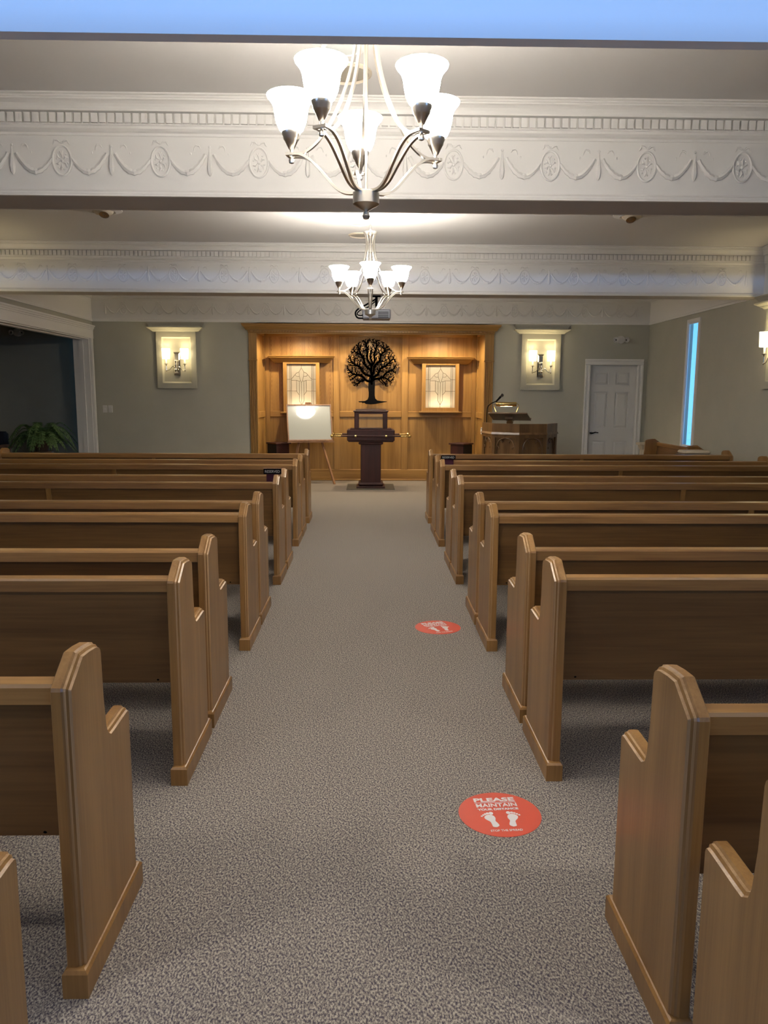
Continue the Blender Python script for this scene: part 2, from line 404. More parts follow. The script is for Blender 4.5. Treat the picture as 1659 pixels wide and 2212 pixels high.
# ------------------------------------------------------------------ crown profile with dentils and plaster ornament
CROWN = [(0,0.0),(0.022,0.0),(0.022,0.011),(0.016,0.015),(0.016,0.027),(0.008,0.034),(0.004,0.042),
         (0.004,0.335),(0.008,0.338),(0.008,0.352),(0.020,0.360),(0.030,0.370),(0.030,0.384),(0.036,0.388),(0.036,0.452),
         (0.066,0.454),(0.066,0.464),(0.071,0.476),(0.080,0.489),(0.093,0.499),(0.104,0.504),(0.104,0.512),(0.112,0.516),(0.112,0.522),(0.126,0.527),(0.126,0.5345),(0,0.5345)]
def swag_mesh():
    m = MB(); pts = []; rad = []
    n = 15
    for i in range(n+1):
        t = i/n
        x = 0.262 + (0.058-0.262)*t
        z = 0.040*(1-t) + 0.012*t - 0.088*math.sin(PI*min(1, t*1.0))**0.9
        pts.append((x, -0.003, z)); rad.append((0.005+0.0125*math.sin(PI*(0.15+0.75*t)))*(0.82 if i % 2 else 1.12))
    m.tube(pts, rad, n=6); return m
def medallion_mesh():
    m = MB(); N = 26
    path = [(0.054*math.cos(2*PI*i/N), -0.003, 0.082*math.sin(2*PI*i/N)) for i in range(N+1)]
    m.tube(path, 0.0072, n=6, cap=False)
    m.ball((0,-0.002,0), (0.010,0.008,0.010), 8, 4)
    for k in range(6):
        a = 2*PI*k/6+0.3
        m.tube([(0.012*math.cos(a),-0.001,0.016*math.sin(a)), (0.025*math.cos(a+0.25),-0.005,0.036*math.sin(a+0.25)), (0.037*math.cos(a),-0.002,0.056*math.sin(a))], [0.003,0.0075,0.003], n=5)
        a += PI/6
        m.ball((0.032*math.cos(a),-0.001,0.050*math.sin(a)), (0.0055,0.005,0.0055), 6, 4)
    for sx_ in (-1, 1):   # bow above
        m.tube([(0.004*sx_,-0.002,0.096),(0.020*sx_,-0.005,0.110),(0.036*sx_,-0.004,0.112),(0.040*sx_,-0.003,0.100),(0.048*sx_,-0.002,0.088)], [0.003,0.007,0.006,0.005,0.002], n=5)
    m.ball((0,-0.002,0.100), (0.007,0.006,0.007), 8, 4)
    return m
def tassel_mesh():
    m = MB()
    m.tube([(0,-0.002,0.075),(0,-0.004,0.055),(0,-0.006,0.01),(0,-0.007,-0.035),(0,-0.005,-0.066),(0,-0.002,-0.08)], [0.004,0.006,0.011,0.016,0.012,0.003], n=6)
    m.ball((0,-0.002,0.084), (0.008,0.006,0.008), 8, 4)
    for sx_ in (-1, 1):
        m.tube([(0.052*sx_,-0.001,0.072),(0.060*sx_,-0.004,0.086),(0.078*sx_,-0.004,0.090),(0.088*sx_,-0.003,0.078),(0.092*sx_,-0.001,0.060)], [0.002,0.005,0.005,0.004,0.002], n=5)
        m.ball((0.110*sx_,-0.001,0.046), (0.004,0.004,0.008), 6, 4)
    return m
ME_SWAG = swag_mesh().mesh('swag', M_WHITE); ME_MED = medallion_mesh().mesh('medallion', M_WHITE); ME_TAS = tassel_mesh().mesh('tassel', M_WHITE)
msw = MB(); tmp = swag_mesh(); msw.add([(-x, y, z) for x, y, z in tmp.v], tmp.f, True); ME_SWAG2 = msw.mesh('swag', M_WHITE)
ME_DENT = MB().box(-0.0178, 0.0178, -0.017, 0.0, 0.0, 0.052).mesh('dentil', M_WHITE)
PITCH = 0.572
def ornament(parent, y_, x0, x1, phase, zmid):
    y = y_-0.004
    k0 = math.ceil((x0-phase)/PITCH); k1 = math.floor((x1-phase)/PITCH)
    for k in range(k0-1, k1+2):
        x = phase + k*PITCH
        if x0+0.07 < x < x1-0.07: put('medallion', ME_MED, parent, (x, y, zmid))
        t = x + PITCH/2
        if x0+0.03 < t < x1-0.03: put('tassel', ME_TAS, parent, (t, y, zmid))
        if x0+0.02 < x+0.05 and x+0.27 < x1: put('swag', ME_SWAG, parent, (x, y, zmid))
        if x0 < x-0.27 and x-0.05 < x1: put('swag', ME_SWAG2, parent, (x, y, zmid))
def dentils(parent, y, x0, x1, z, single=None, pitch=0.0477):
    m = MB(); n = 0
    x = x0+0.02
    while x < x1-0.02:
        if single and single[0] < x < single[1]: put('dentil', ME_DENT, parent, (x, y, z))
        else: m.box(x-0.0178, x+0.0178, y-0.017, y, z, z+0.052); n += 1
        x += pitch
    if n:
        o = m.build('dentil_row', M_WHITE, parent); o['kind'] = 'stuff'
def beam(idx, yf, yb, phase, single=None):
    r = sroot('trim_%d' % idx)
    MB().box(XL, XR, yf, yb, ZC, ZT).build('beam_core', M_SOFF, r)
    MB().extrude(CROWN, XL, XR, lambda p, q, t: (t, yf-p, ZC+q)).build('moulding', M_WHITE, r)
    MB().extrude(CROWN, XL, XR, lambda p, q, t: (t, yb+p, ZC+q)).build('moulding', M_WHITE, r)
    dentils(r, yf-0.036, XL+0.13, XR-0.13, ZC+0.395, single)
    ornament(r, yf, XL+0.13, XR-0.13, phase, ZC+0.198)
    return r
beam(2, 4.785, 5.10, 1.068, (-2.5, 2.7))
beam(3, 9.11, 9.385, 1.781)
# crown on back wall and side walls
r = sroot('trim_4')
MB().extrude(CROWN, XL, XR, lambda p, q, t: (t, YB-p, ZC+q)).build('moulding', M_WHITE, r)
dentils(r, YB-0.036, XL+0.13, XR-0.13, ZC+0.395)
ornament(r, YB, XL+0.13, XR-0.13, 1.21, ZC+0.198)
r = sroot('trim_5')
for a, b in ((2.135, 4.78), (5.10, 9.10), (9.39, YB)): MB().extrude(CROWN, a, b, lambda p, q, t: (XR-p, t, ZC+q)).build('moulding', M_WHITE, r)
r = sroot('trim_6')
for a, b in ((2.135, 4.78), (5.10, 9.10), (9.39, YB)): MB().extrude(CROWN, a, b, lambda p, q, t: (XL+p, t, ZC+q)).build('moulding', M_WHITE, r)
# cased opening on the left wall
r = sroot('trim_7')
cprof = [(0,0),(0.030,0),(0.030,0.13),(0.038,0.135),(0.038,0.150),(0.050,0.160),(0.050,0.175),(0.064,0.185),(0.064,0.205),(0,0.205)]
MB().extrude(cprof, OY0-0.18, OY1+0.12, lambda p, q, t: (XL+p, t, OZ-0.005+q)).build('header_casing', M_WHITE, r)
for a, b in ((OY0-0.15, OY0+0.005), (OY1-0.005, OY1+0.10)):
    m = MB(); m.box(XL, XL+0.030, a, b, 0, OZ-0.005); m.box(XL+0.002, XL+0.040, a+0.10*(a < 10)+0.004, a+0.10*(a < 10)+0.05, 0, OZ-0.007); m.build('leg_casing', M_WHITE, r)
m = MB(); m.box(XL-0.25, XL, OY1-0.02, OY1-0.001, 0, OZ); m.box(XL-0.16, XL-0.09, OY1-0.035, OY1-0.02, 0, OZ); m.build('jamb', M_WHITE, r)
m = MB(); m.box(XL-0.25, XL, OY0+0.001, OY0+0.02, 0, OZ); m.build('jamb', M_WHITE, r)
m = MB(); m.box(XL-0.25, XL, OY0+0.02, OY1-0.02, OZ-0.02, OZ-0.001); m.box(XL-0.16, XL-0.09, OY0+0.02, OY1-0.02, OZ-0.035, OZ-0.02); m.build('head_jamb', M_WHITE, r)

# ------------------------------------------------------------------ door with six panels
d = sroot('door_1', 'white six panel door beside the right corner of the back wall')
DX0, DX1, DZ1 = 3.625, 4.415, 2.022
cas = [(0,0),(0.014,0),(0.022,0.012),(0.022,0.03),(0.014,0.036),(0.014,0.062),(0.026,0.072),(0.026,0.095),(0,0.095)]
MB().extrude(cas, DX0-0.085, DX1+0.085, lambda p, q, t: (t, YB-p, DZ1-0.01+q)).build('door_casing', M_WHITE, d)
MB().extrude(cas, 0, DZ1-0.01, lambda p, q, t: (DX0+0.01-q, YB-p, t)).build('door_casing', M_WHITE, d)
MB().extrude(cas, 0, DZ1-0.01, lambda p, q, t: (DX1-0.01+q, YB-p, t)).build('door_casing', M_WHITE, d)
m = MB(); m.box(DX0-0.02, DX0, YB, YB+0.12, 0, DZ1+0.018); m.box(DX1, DX1+0.02, YB, YB+0.12, 0, DZ1+0.018); m.box(DX0, DX1, YB, YB+0.12, DZ1, DZ1+0.018); m.build('door_jamb', M_WHITE, d)
MB().box(DX0+0.003, DX1-0.003, YB+0.085, YB+0.118, 0.008, DZ1-0.003).build('door_slab', M_DOOR, d)
sl = MB()
xs = [(DX0+0.003, DX0+0.105), (DX0+0.335, DX0+0.455), (DX1-0.105, DX1-0.003)]
for a, b in xs: sl.box(a, b, YB+0.070, YB+0.085, 0.008, DZ1-0.003)
for a, b in ((0.105, 0.335), (0.455, DX1-DX0-0.105)):
    for z0, z1 in ((0.008, 0.24), (0.77, 0.98), (1.58, 1.69), (1.90, DZ1-0.003)): sl.box(DX0+a, DX0+b, YB+0.070, YB+0.085, z0, z1)
sl.build('door_frame', M_DOOR, d)
for a, b in ((0.105, 0.335), (0.455, DX1-DX0-0.105)):
    for z0, z1 in ((0.24, 0.77), (0.98, 1.58), (1.69, 1.90)):
        x0, x1 = DX0+a+0.012, DX0+b-0.012; z0 += 0.012; z1 -= 0.012; g = 0.03
        rings = [[(x0,YB+0.084,z0),(x1,YB+0.084,z0),(x1,YB+0.084,z1),(x0,YB+0.084,z1)], [(x0+g,YB+0.073,z0+g),(x1-g,YB+0.073,z0+g),(x1-g,YB+0.073,z1-g),(x0+g,YB+0.073,z1-g)]]
        MB().loft(rings).build('panel', M_DOOR, d)
m = MB(); m.lathe([(0.0,-0.012),(0.030,-0.012),(0.033,0.0),(0.033,0.004)], 18, m=Matrix.Translation((DX0+0.065, YB+0.066, 0.90)) @ Matrix.Rotation(PI/2, 4, 'X'))
m.tube([(DX0+0.065, YB+0.066, 0.90), (DX0+0.065, YB+0.018, 0.90)], 0.011)
m.tube(smooth_path([(DX0+0.060, YB+0.018, 0.90), (DX0+0.10, YB+0.018, 0.900), (DX0+0.14, YB+0.02, 0.912), (DX0+0.19, YB+0.022, 0.905)]), [0.011]*7+[0.009]*6+[0.007]*6)
m.build('door_handle', M_BLACK, d)

# ------------------------------------------------------------------ slit window on right wall
wn = sroot('window_3', 'tall narrow window on the right wall showing blue sky')
m = MB()
for y0, y1, z0, z1 in ((WY0-0.045, WY0, WZ0-0.045, WZ1+0.045), (WY1, WY1+0.045, WZ0-0.045, WZ1+0.045), (WY0, WY1, WZ1, WZ1+0.045), (WY0, WY1, WZ0-0.045, WZ0)):
    m.box(XR-0.018, XR, y0, y1, z0, z1)
m.build('window_casing', M_WHITE, wn)
m = MB()
for y0, y1, z0, z1 in ((WY0, WY0+0.014, WZ0, WZ1), (WY1-0.014, WY1, WZ0, WZ1), (WY0+0.014, WY1-0.014, WZ1-0.02, WZ1), (WY0+0.014, WY1-0.014, WZ0, WZ0+0.02)): m.box(XR-0.004, XR+0.012, y0, y1, z0, z1)
m.build('window_frame', M_WHITE, wn)
MB().box(XR+0.003, XR+0.006, WY0+0.013, WY1-0.013, WZ0+0.019, WZ1-0.019).build('pane', M_GLASS, wn)
MB().box(XR+0.030, XR+0.050, WY0+0.10, WY0+0.125, WZ0, WZ1).build('mullion', M_WHITE, wn)
# baseboards
for nm, bx in (('baseboard_back', None), ('baseboard_right', (XR-0.015, XR, 2.2, YB-0.016, 0, 0.11)), ('baseboard_left', (XL, XL+0.015, YR, OY0-0.19, 0, 0.11))):
    m = MB()
    if bx is None: m.box(XL+0.05, -1.96, YB-0.015, YB, 0, 0.11); m.box(2.05, DX0-0.09, YB-0.015, YB, 0, 0.11)
    else: m.box(*bx)
    struct(m.build(nm, M_WHITE))

# ------------------------------------------------------------------ panelled oak alcove
al = sroot('wall_alcove', 'honey oak panelled alcove in the middle of the back wall')
XA, XB = NL, NR
yb = YN                         # front plane of stiles
def bx(name, mat, *a, parent=al, c=0.004): return MB().bbox(*a, c=c).build(name, mat, parent)
S = [(XA, XA+0.075), (-0.622, -0.517), (0.573, 0.686), (XB-0.075, XB)]
for a, b in S: bx('stile', M_NICHE, a, b, yb, yb+0.03, 0.20, 2.60)
for i in range(3):
    a, b = S[i][1], S[i+1][0]
    bx('rail', M_NICHE_H, a, b, yb, yb+0.03, 1.120, 1.225, c=0.007)
    bx('rail', M_NICHE_H, a, b, yb, yb+0.03, 2.50, 2.60)
    bx('panel', M_NICHEC if i == 0 else M_NICHE, a-0.01, b+0.01, yb+0.022, yb+0.034, 1.22, 2.51)
    bx('panel', M_NICHE, a-0.01, b+0.01, yb+0.022, yb+0.034, 0.19, 1.13)
bx('bottom_rail', M_NICHE_H, XA, XB, yb, yb+0.03, 0.03, 0.20, c=0.007)
bx('base_strip', M_NICHE_H, XA, XB, yb-0.016, yb+0.03, 0.0, 0.03, c=0.006)
for x0, x1, sg in ((XA-0.034, XA, 1), (XB, XB+0.034, -1)):
    f0, f1 = (x0, x1)
    p0, p1 = (x0-0.0, x1-0.022) if sg > 0 else (x0+0.022, x1)
    for y0, y1 in ((YB+0.0, YB+0.10), (yb-0.06, yb+0.034)): bx('side_stile', M_NICHE, f0, f1, y0, y1, 0.03, 2.60)
    for z0, z1 in ((0.03, 0.20), (1.120, 1.225), (2.50, 2.60)): bx('side_rail', M_NICHE_H, f0, f1, YB+0.10, yb-0.06, z0, z1, c=0.006)
    for z0, z1 in ((0.19, 1.13), (1.22, 2.51)): bx('side_panel', M_NICHE, p0, p1, YB+0.09, yb-0.05, z0, z1)
MB().box(XA-0.06, XB+0.06, yb+0.034, yb+0.06, 0, 2.7).build('backing', M_NICHE, al)
struct(MB().box(XA-0.04, XB+0.04, YB, yb+0.05, 2.60, 2.66).build('ceiling_alcove', M_CEIL))
for sx_ in (-1.18, 0.04, 1.25):
    t = thing('recessed_downlight', {-1.18: 'small recessed downlight over the left leaded window in the alcove', 0.04: 'small recessed downlight over the black tree in the alcove', 1.25: 'small recessed downlight over the right leaded window in the alcove'}[sx_], 'downlight', (sx_, 12.98, 2.60), group='alcove downlights')
    MB().lathe([(0.045,0),(0.062,-0.001),(0.066,-0.006),(0.045,-0.006),(0.045,0)], 18).build('trim_ring', M_WHITE, t)
    MB().lathe([(0.0,-0.003),(0.044,-0.003)], 18).build('lens', M_GLOW, t)
    s = lamp('downlight_beam', 'SPOT', (0, 0, -0.03), E_SPOT, C_SPOT, parent=t, spot_size=math.radians(160), spot_blend=0.5, shadow_soft_size=0.03)
# cornice and pilasters around the alcove
tr = sroot('trim_8', 'oak cornice and fluted pilasters framing the alcove')
def cornice(m, x0, x1, yback, levels, sides=True):
    rings = []
    for z, p in levels:
        e = p if sides else 0
        rings.append([(x0-e, yback, z), (x0-e, yback-p, z), (x1+e, yback-p, z), (x1+e, yback, z)])
    m.loft(rings)
    return m
CX0, CX1 = -1.945, 2.030
cornice(MB(), CX0+0.03, CX1-0.03, YB, [(2.485,0.032),(2.500,0.036),(2.504,0.040),(2.532,0.040),(2.535,0.070),(2.545,0.072),(2.553,0.078),(2.567,0.088),(2.580,0.094),(2.590,0.112),(2.604,0.118),(2.606,0.126),(2.632,0.130)]).build('cornice', M_NICHE_H, tr)
m = MB(); x = CX0+0.0
while x < CX1:
    m.box(x, x+0.026, YB-0.066, YB-0.038, 2.503, 2.532); x += 0.046
o = m.build('dentil_row', M_NICHE_H, tr); o['kind'] = 'stuff'
for a, b in ((CX0, NL+0.0), (NR, CX1)):
    m = MB(); m.box(a, b, YB-0.022, YB, 0, 2.49); m.bbox(a, b, YB-0.034, YB-0.02, 2.072, 2.49); m.bbox(a-0.008, b+0.008, YB-0.040, YB, 2.048, 2.074)
    m.bbox(a, b, YB-0.034, YB-0.02, 0, 0.22)
    n = 5; wd = (b-a)
    for i in range(n):
        x0 = a + wd*(i+0.12)/n; x1 = a + wd*(i+0.88)/n
        m.bbox(x0, x1, YB-0.034, YB-0.02, 0.22, 2.05, c=0.007)
    m.build('pilaster', M_NICHE, tr)

# ------------------------------------------------------------------ leaded glass windows in the alcove
def lead_window(idx, x0, x1, z0, z1, label):
    r = sroot('window_%d' % idx, label)
    yf = 13.50; fw = 0.062
    m = frame_of(x0-fw, x1+fw, z0-0.05, z1+0.04, fw, yf, YN+0.02)
    m.build('window_frame', M_NICHE, r)
    cornice(MB(), x0-fw, x1+fw, YN+0.02, [(z1-0.006,0.150),(z1+0.004,0.158),(z1+0.010,0.168),(z1+0.030,0.186),(z1+0.052,0.208),(z1+0.070,0.226),(z1+0.078,0.238),(z1+0.100,0.250),(z1+0.104,0.258),(z1+0.114,0.260)]).build('window_cornice', M_NICHE_H, r)
    MB().bbox(x0-fw-0.05, x1+fw+0.05, 13.43, YN+0.02, z0-0.077, z0-0.05, c=0.005).build('window_sill', M_NICHE_H, r)
    # light box behind the glass
    MB().box(x0-0.001, x1+0.001, YN+0.012, YN+0.02, z0, z1).build('back_board', M_WHITE, r)
    MB().box(x0+0.02, x1-0.02, YN-0.03, YN-0.01, z0+0.004, z0+0.016).build('lamp_strip', M_GLOW, r)
    a = lamp('window_glow', 'AREA', ((x0+x1)/2, YN-0.02, z0+0.03), 1.6, (1.0, 0.86, 0.62), shape='RECTANGLE', size=(x1-x0)*0.8, size_y=0.03); aim(a, (0, -0.25, 1))
    yg = 13.535
    def U(px, py): return (x0 + (px-390)/900*(x1-x0), z1 - (py-320)/1350*(z1-z0))
    half = [
        ('b', [(390,320),(480,320),(480,800),(390,800)]), ('b', [(390,800),(480,800),(480,1145),(390,1145)]), ('b', [(390,1145),(480,1145),(480,1670),(390,1670)]),
        ('v', [(480,370),(525,370),(525,800),(480,800)]), ('v', [(480,800),(525,800),(525,1145),(480,1145)]), ('v', [(480,1145),(525,1145),(525,1670),(480,1670)]),
        ('v', [(480,320),(840,320),(840,370),(480,370)]),
        ('b', [(525,370),(840,370),(840,470),(765,590),(690,620),(525,800)]),
        ('v', [(690,620),(765,590),(775,720),(680,715),(650,665)]),
        ('v', [(525,800),(650,665),(680,715),(775,720),(812,845),(770,862),(690,830),(525,830)]),
        ('b', [(525,830),(690,830),(690,1145),(525,1145)]),
        ('v', [(690,830),(770,862),(770,1262),(690,1160)]),
        ('v', [(770,862),(812,845),(840,910),(840,1560),(770,1430)]),
        ('b', [(525,1145),(690,1145),(690,1160),(770,1262),(770,1430),(840,1560),(840,1670),(525,1670)]),
    ]
    whole = [('v', [(840,470),(915,590),(905,720),(868,845),(840,910),(812,845),(775,720),(765,590)])]
    polys = half + [(k, [(1680-a, b) for a, b in reversed(p)]) for k, p in half] + whole
    came = MB(); seen = set()
    for k, p in polys:
        q = [U(a, b) for a, b in p]
        MB().prism(q, yg, yg+0.004).build('pane', M_BEVG if k == 'v' else M_ARTG, r)
        for i in range(len(p)):
            a, b = p[i], p[(i+1) % len(p)]
            key = tuple(sorted((a, b)))
            if key in seen: continue
            seen.add(key)
            (ax, az), (bx_, bz) = U(*a), U(*b)
            came.tube([(ax, yg, az), (bx_, yg, bz)], 0.0035, n=5)
    came.build('lead_came', M_LEAD, r)
    return r
lead_window(1, -1.420, -0.918, 1.262, 2.055, 'leaded glass window in the alcove left of the black tree')
lead_window(2, 0.983, 1.500, 1.282, 2.047, 'leaded glass window in the alcove right of the black tree')

# ------------------------------------------------------------------ black metal tree of life
def tree_limbs(seed=11, gap=0.0185, step=0.0145, rmin=0.0062, ex=3.6, rmax=0.019):
    rnd = random.Random(seed)
    cx, cz, rx, rz = 0.046, 1.995, 0.432, 0.478
    def inside(x, z):
        u, v = (x-cx)/rx, (z-cz)/rz
        return u*u+v*v < 1 and z > 1.66 + 0.20*(1-min(1, abs(x-cx)/0.24))
    nodes = [(cx, 1.70, -1)]
    while nodes[-1][1] < 1.86: nodes.append((cx, nodes[-1][1]+step, len(nodes)-1))
    trunk_n = len(nodes)
    for ang, ln, z0 in ((2.80,.30,1.74),(2.42,.34,1.80),(2.10,.36,1.84),(1.84,.40,1.86),(1.60,.44,1.86),(1.36,.42,1.86),(1.10,.38,1.84),(0.78,.34,1.80),(0.36,.32,1.75)):
        par = min(range(trunk_n), key=lambda i: abs(nodes[i][1]-z0)); x, z, _ = nodes[par]; d = 0
        while d < ln:
            w_ = 0.40*math.sin(d*24+ang*5)+ (0.25*(d/ln) if abs(ang-1.57)>1 else 0)*(1 if ang<1.57 else -1)
            x += step*math.cos(ang+w_); z += step*math.sin(ang+w_); nodes.append((x, z, par)); par = len(nodes)-1; d += step
    fails = 0
    while fails < 2500 and len(nodes) < 1700:
        sxx = rnd.uniform(cx-rx, cx+rx); szz = rnd.uniform(cz-rz-.05, cz+rz)
        bi = min(range(len(nodes)), key=lambda i: (nodes[i][0]-sxx)**2+(nodes[i][1]-szz)**2)
        n = nodes[bi]; d = math.hypot(n[0]-sxx, n[1]-szz)
        if d < 1e-4: continue
        # head for the sample, bent outwards from the crown's foot
        ox, oz = n[0]-cx, n[1]-1.70; ol = math.hypot(ox, oz) or 1
        dx, dz = (sxx-n[0])/d+0.9*ox/ol, (szz-n[1])/d+0.9*oz/ol; l = math.hypot(dx, dz) or 1
        p = (n[0]+dx/l*step, n[1]+dz/l*step)
        ok = inside(*p)
        if ok:
            anc = set(); q = bi
            for _ in range(5):
                if q < 0: break
                anc.add(q); q = nodes[q][2]
            for i, m_ in enumerate(nodes):
                if i not in anc and m_[2] not in anc and (m_[0]-p[0])**2+(m_[1]-p[1])**2 < gap*gap: ok = False; break
            for i in anc:
                if i != bi and (nodes[i][0]-p[0])**2+(nodes[i][1]-p[1])**2 < (step*1.1)**2: ok = False
        if not ok: fails += 1; continue
        fails = 0; nodes.append((p[0], p[1], bi))
    R = [0.0]*len(nodes); ch = [0]*len(nodes)
    for n in nodes[1:]: ch[n[2]] += 1
    for i in range(len(nodes)-1, 0, -1):
        R[i] = rmin if ch[i] == 0 else max(rmin, R[i]**(1/ex))
        R[nodes[i][2]] += R[i]**ex
    R[0] = R[0]**(1/ex)
    return nodes, [min(r_, rmax) for r_ in R]
def tree_art():
    nodes, R = tree_limbs(); cx = 0.046
    m = MB(); y0, y1 = YN-0.052, YN-0.044
    for i in range(1, len(nodes)):
        a, b = nodes[nodes[i][2]], nodes[i]
        d = Vector((b[0]-a[0], b[1]-a[1]))
        if d.length < 1e-5: continue
        d.normalize(); n = Vector((-d.y, d.x)); rb = R[i]; ra = min(R[nodes[i][2]], rb*1.25); e = d*ra*0.7
        m.prism([(a[0]-e.x+n.x*ra, a[1]-e.y+n.y*ra), (a[0]-e.x-n.x*ra, a[1]-e.y-n.y*ra), (b[0]-n.x*rb, b[1]-n.y*rb), (b[0]+d.x*rb, b[1]+d.y*rb), (b[0]+n.x*rb, b[1]+n.y*rb)], y0, y1)
    tx = cx
    trunk = [(tx-0.055,1.72),(tx-0.060,1.62),(tx-0.050,1.55),(tx-0.052,1.48),(tx-0.070,1.43),(tx-0.115,1.405),(tx-0.235,1.398),(tx-0.215,1.380),(tx-0.17,1.378),(tx-0.155,1.365),(tx-0.13,1.372),(tx-0.10,1.352),
             (tx-0.02,1.345),(tx+0.06,1.350),(tx+0.12,1.362),(tx+0.20,1.378),(tx+0.265,1.388),(tx+0.272,1.398),(tx+0.18,1.402),(tx+0.10,1.415),(tx+0.065,1.45),(tx+0.055,1.50),(tx+0.055,1.60),(tx+0.058,1.70),(tx+0.052,1.78),(tx+0.035,1.84),(tx,1.87),(tx-0.035,1.84),(tx-0.050,1.79)]
    m.prism(trunk, y0, y1)
    return m
t = thing('tree_wall_art', 'black metal cut-out tree hanging between the two leaded windows', 'wall art', (0.046, YN, 1.35))
o = tree_art().build('tree_cutout', M_BLACK, t); o.location = (-0.046, -YN, -1.35)
for x, z in ((0.046, 1.78), (0.046, 1.45)): MB().tube([(x-0.046, -0.046, z-1.35), (x-0.046, 0.024, z-1.35)], 0.006).build('standoff', M_BLACK, t)

# ------------------------------------------------------------------ wall panels with sconces
def wall_panel(label, loc, rz):
    t = thing('wall_panel', label, 'wall panel', loc, rz, 'framed wall panels behind the sconces')
    # local: wall plane y=0, room is -y
    hw = 0.318
    m = frame_of(-hw, hw, 1.600, 2.500, 0.085, -0.045, 0.0); m.build('panel_frame', M_WALL, t)
    x0, x1, z0, z1 = -hw+0.085, hw-0.085, 1.685, 2.415
    MB().box(x0, x1, -0.006, 0.0, z0, z1).build('panel_back', M_WALL, t)
    g = 0.022
    rings = [[(x0,-0.045,z0),(x1,-0.045,z0),(x1,-0.045,z1),(x0,-0.045,z1)], [(x0+g,-0.006,z0+g),(x1-g,-0.006,z0+g),(x1-g,-0.006,z1-g),(x0+g,-0.006,z1-g)]]
    MB().loft(rings, cap=False).build('inner_bevel', M_WALL, t)
    cornice(MB(), -hw, hw, 0.0, [(2.500,0.050),(2.508,0.058),(2.518,0.066),(2.524,0.082),(2.534,0.088),(2.540,0.104),(2.548,0.110),(2.554,0.128),(2.568,0.134),(2.570,0.092),(2.600,0.104),(2.632,0.128),(2.645,0.132)]).build('panel_crown', M_WALL, t)
    return t
def sconce(label, loc, rz):
    t = thing('wall_sconce', label, 'wall lamp', loc, rz, 'two-arm wall sconces')
    y0 = -0.007
    m = MB(); z0, z1 = 1.815, 2.175; hw = 0.052
    rings = [[(-hw,y0,z0),(hw,y0,z0),(hw,y0,z1),(-hw,y0,z1)], [(-hw,y0-0.016,z0),(hw,y0-0.016,z0),(hw,y0-0.016,z1),(-hw,y0-0.016,z1)], [(-hw+0.02,y0-0.034,z0+0.03),(hw-0.02,y0-0.034,z0+0.03),(hw-0.02,y0-0.034,z1-0.03),(-hw+0.02,y0-0.034,z1-0.03)]]
    m.loft(rings); m.build('back_plate', M_CHROME, t)
    m = MB(); m.tube([(0,-0.04,1.905),(0,-0.11,1.905)], 0.010)
    m.lathe([(0.0,-0.075),(0.008,-0.06),(0.012,-0.045),(0.022,-0.02),(0.012,-0.006),(0.012,0.03),(0.017,0.045),(0.012,0.06),(0.009,0.10),(0.017,0.112),(0.010,0.13),(0,0.134)], 14, (0,-0.11,1.92)); m.build('centre_stem', M_CHROME, t)
    for s in (-1, 1):
        m = MB()
        m.tube(smooth_path([(0.0,-0.11,1.915),(0.035*s,-0.112,1.945),(0.065*s,-0.114,1.935),(0.095*s,-0.116,1.895),(0.125*s,-0.118,1.885),(0.148*s,-0.118,1.885)]), 0.0055, n=7)
        m.ball((0.148*s,-0.118,1.882), (0.012,0.012,0.016)); m.tube([(0.148*s,-0.118,1.885),(0.148*s,-0.118,1.985)], 0.0065, n=8)
        m.lathe([(0.006,-0.03),(0.010,-0.012),(0.030,0.0),(0.031,0.004),(0.0,0.005)], 16, (0.148*s,-0.118,1.985))
        m.build('arm', M_CHROME, t)
        MB().tube([(0.148*s,-0.118,1.988),(0.148*s,-0.118,2.075)], 0.0105, n=10).build('candle_sleeve', M_PRINT, t)
        MB().lathe([(0.058,0.0),(0.066,0.165),(0.064,0.165),(0.056,0.0),(0.058,0.0)], 24, (0.148*s,-0.118,2.065)).build('lamp_shade', M_SSHADE, t)
        lamp('sconce_bulb', 'POINT', (0.148*s,-0.118,2.16), E_SCONCE, C_SCONCE, parent=t, shadow_soft_size=0.02)
    return t
for nm, loc, rz in (('left of the oak alcove', (-3.108, YB, 0), 0), ('right of the oak alcove, above the pulpit', (2.800, YB, 0), 0), ('on the right side wall near the second beam', (XR, 8.60, 0), -PI/2), ('on the left side wall before the dark opening', (XL, 8.42, 0), PI/2)):
    wall_panel('grey-green framed wall panel with a flared crown, ' + nm, loc, rz)
    dx = 0.006
    sconce('two-arm wall sconce with lit white shades ' + nm, loc, rz)

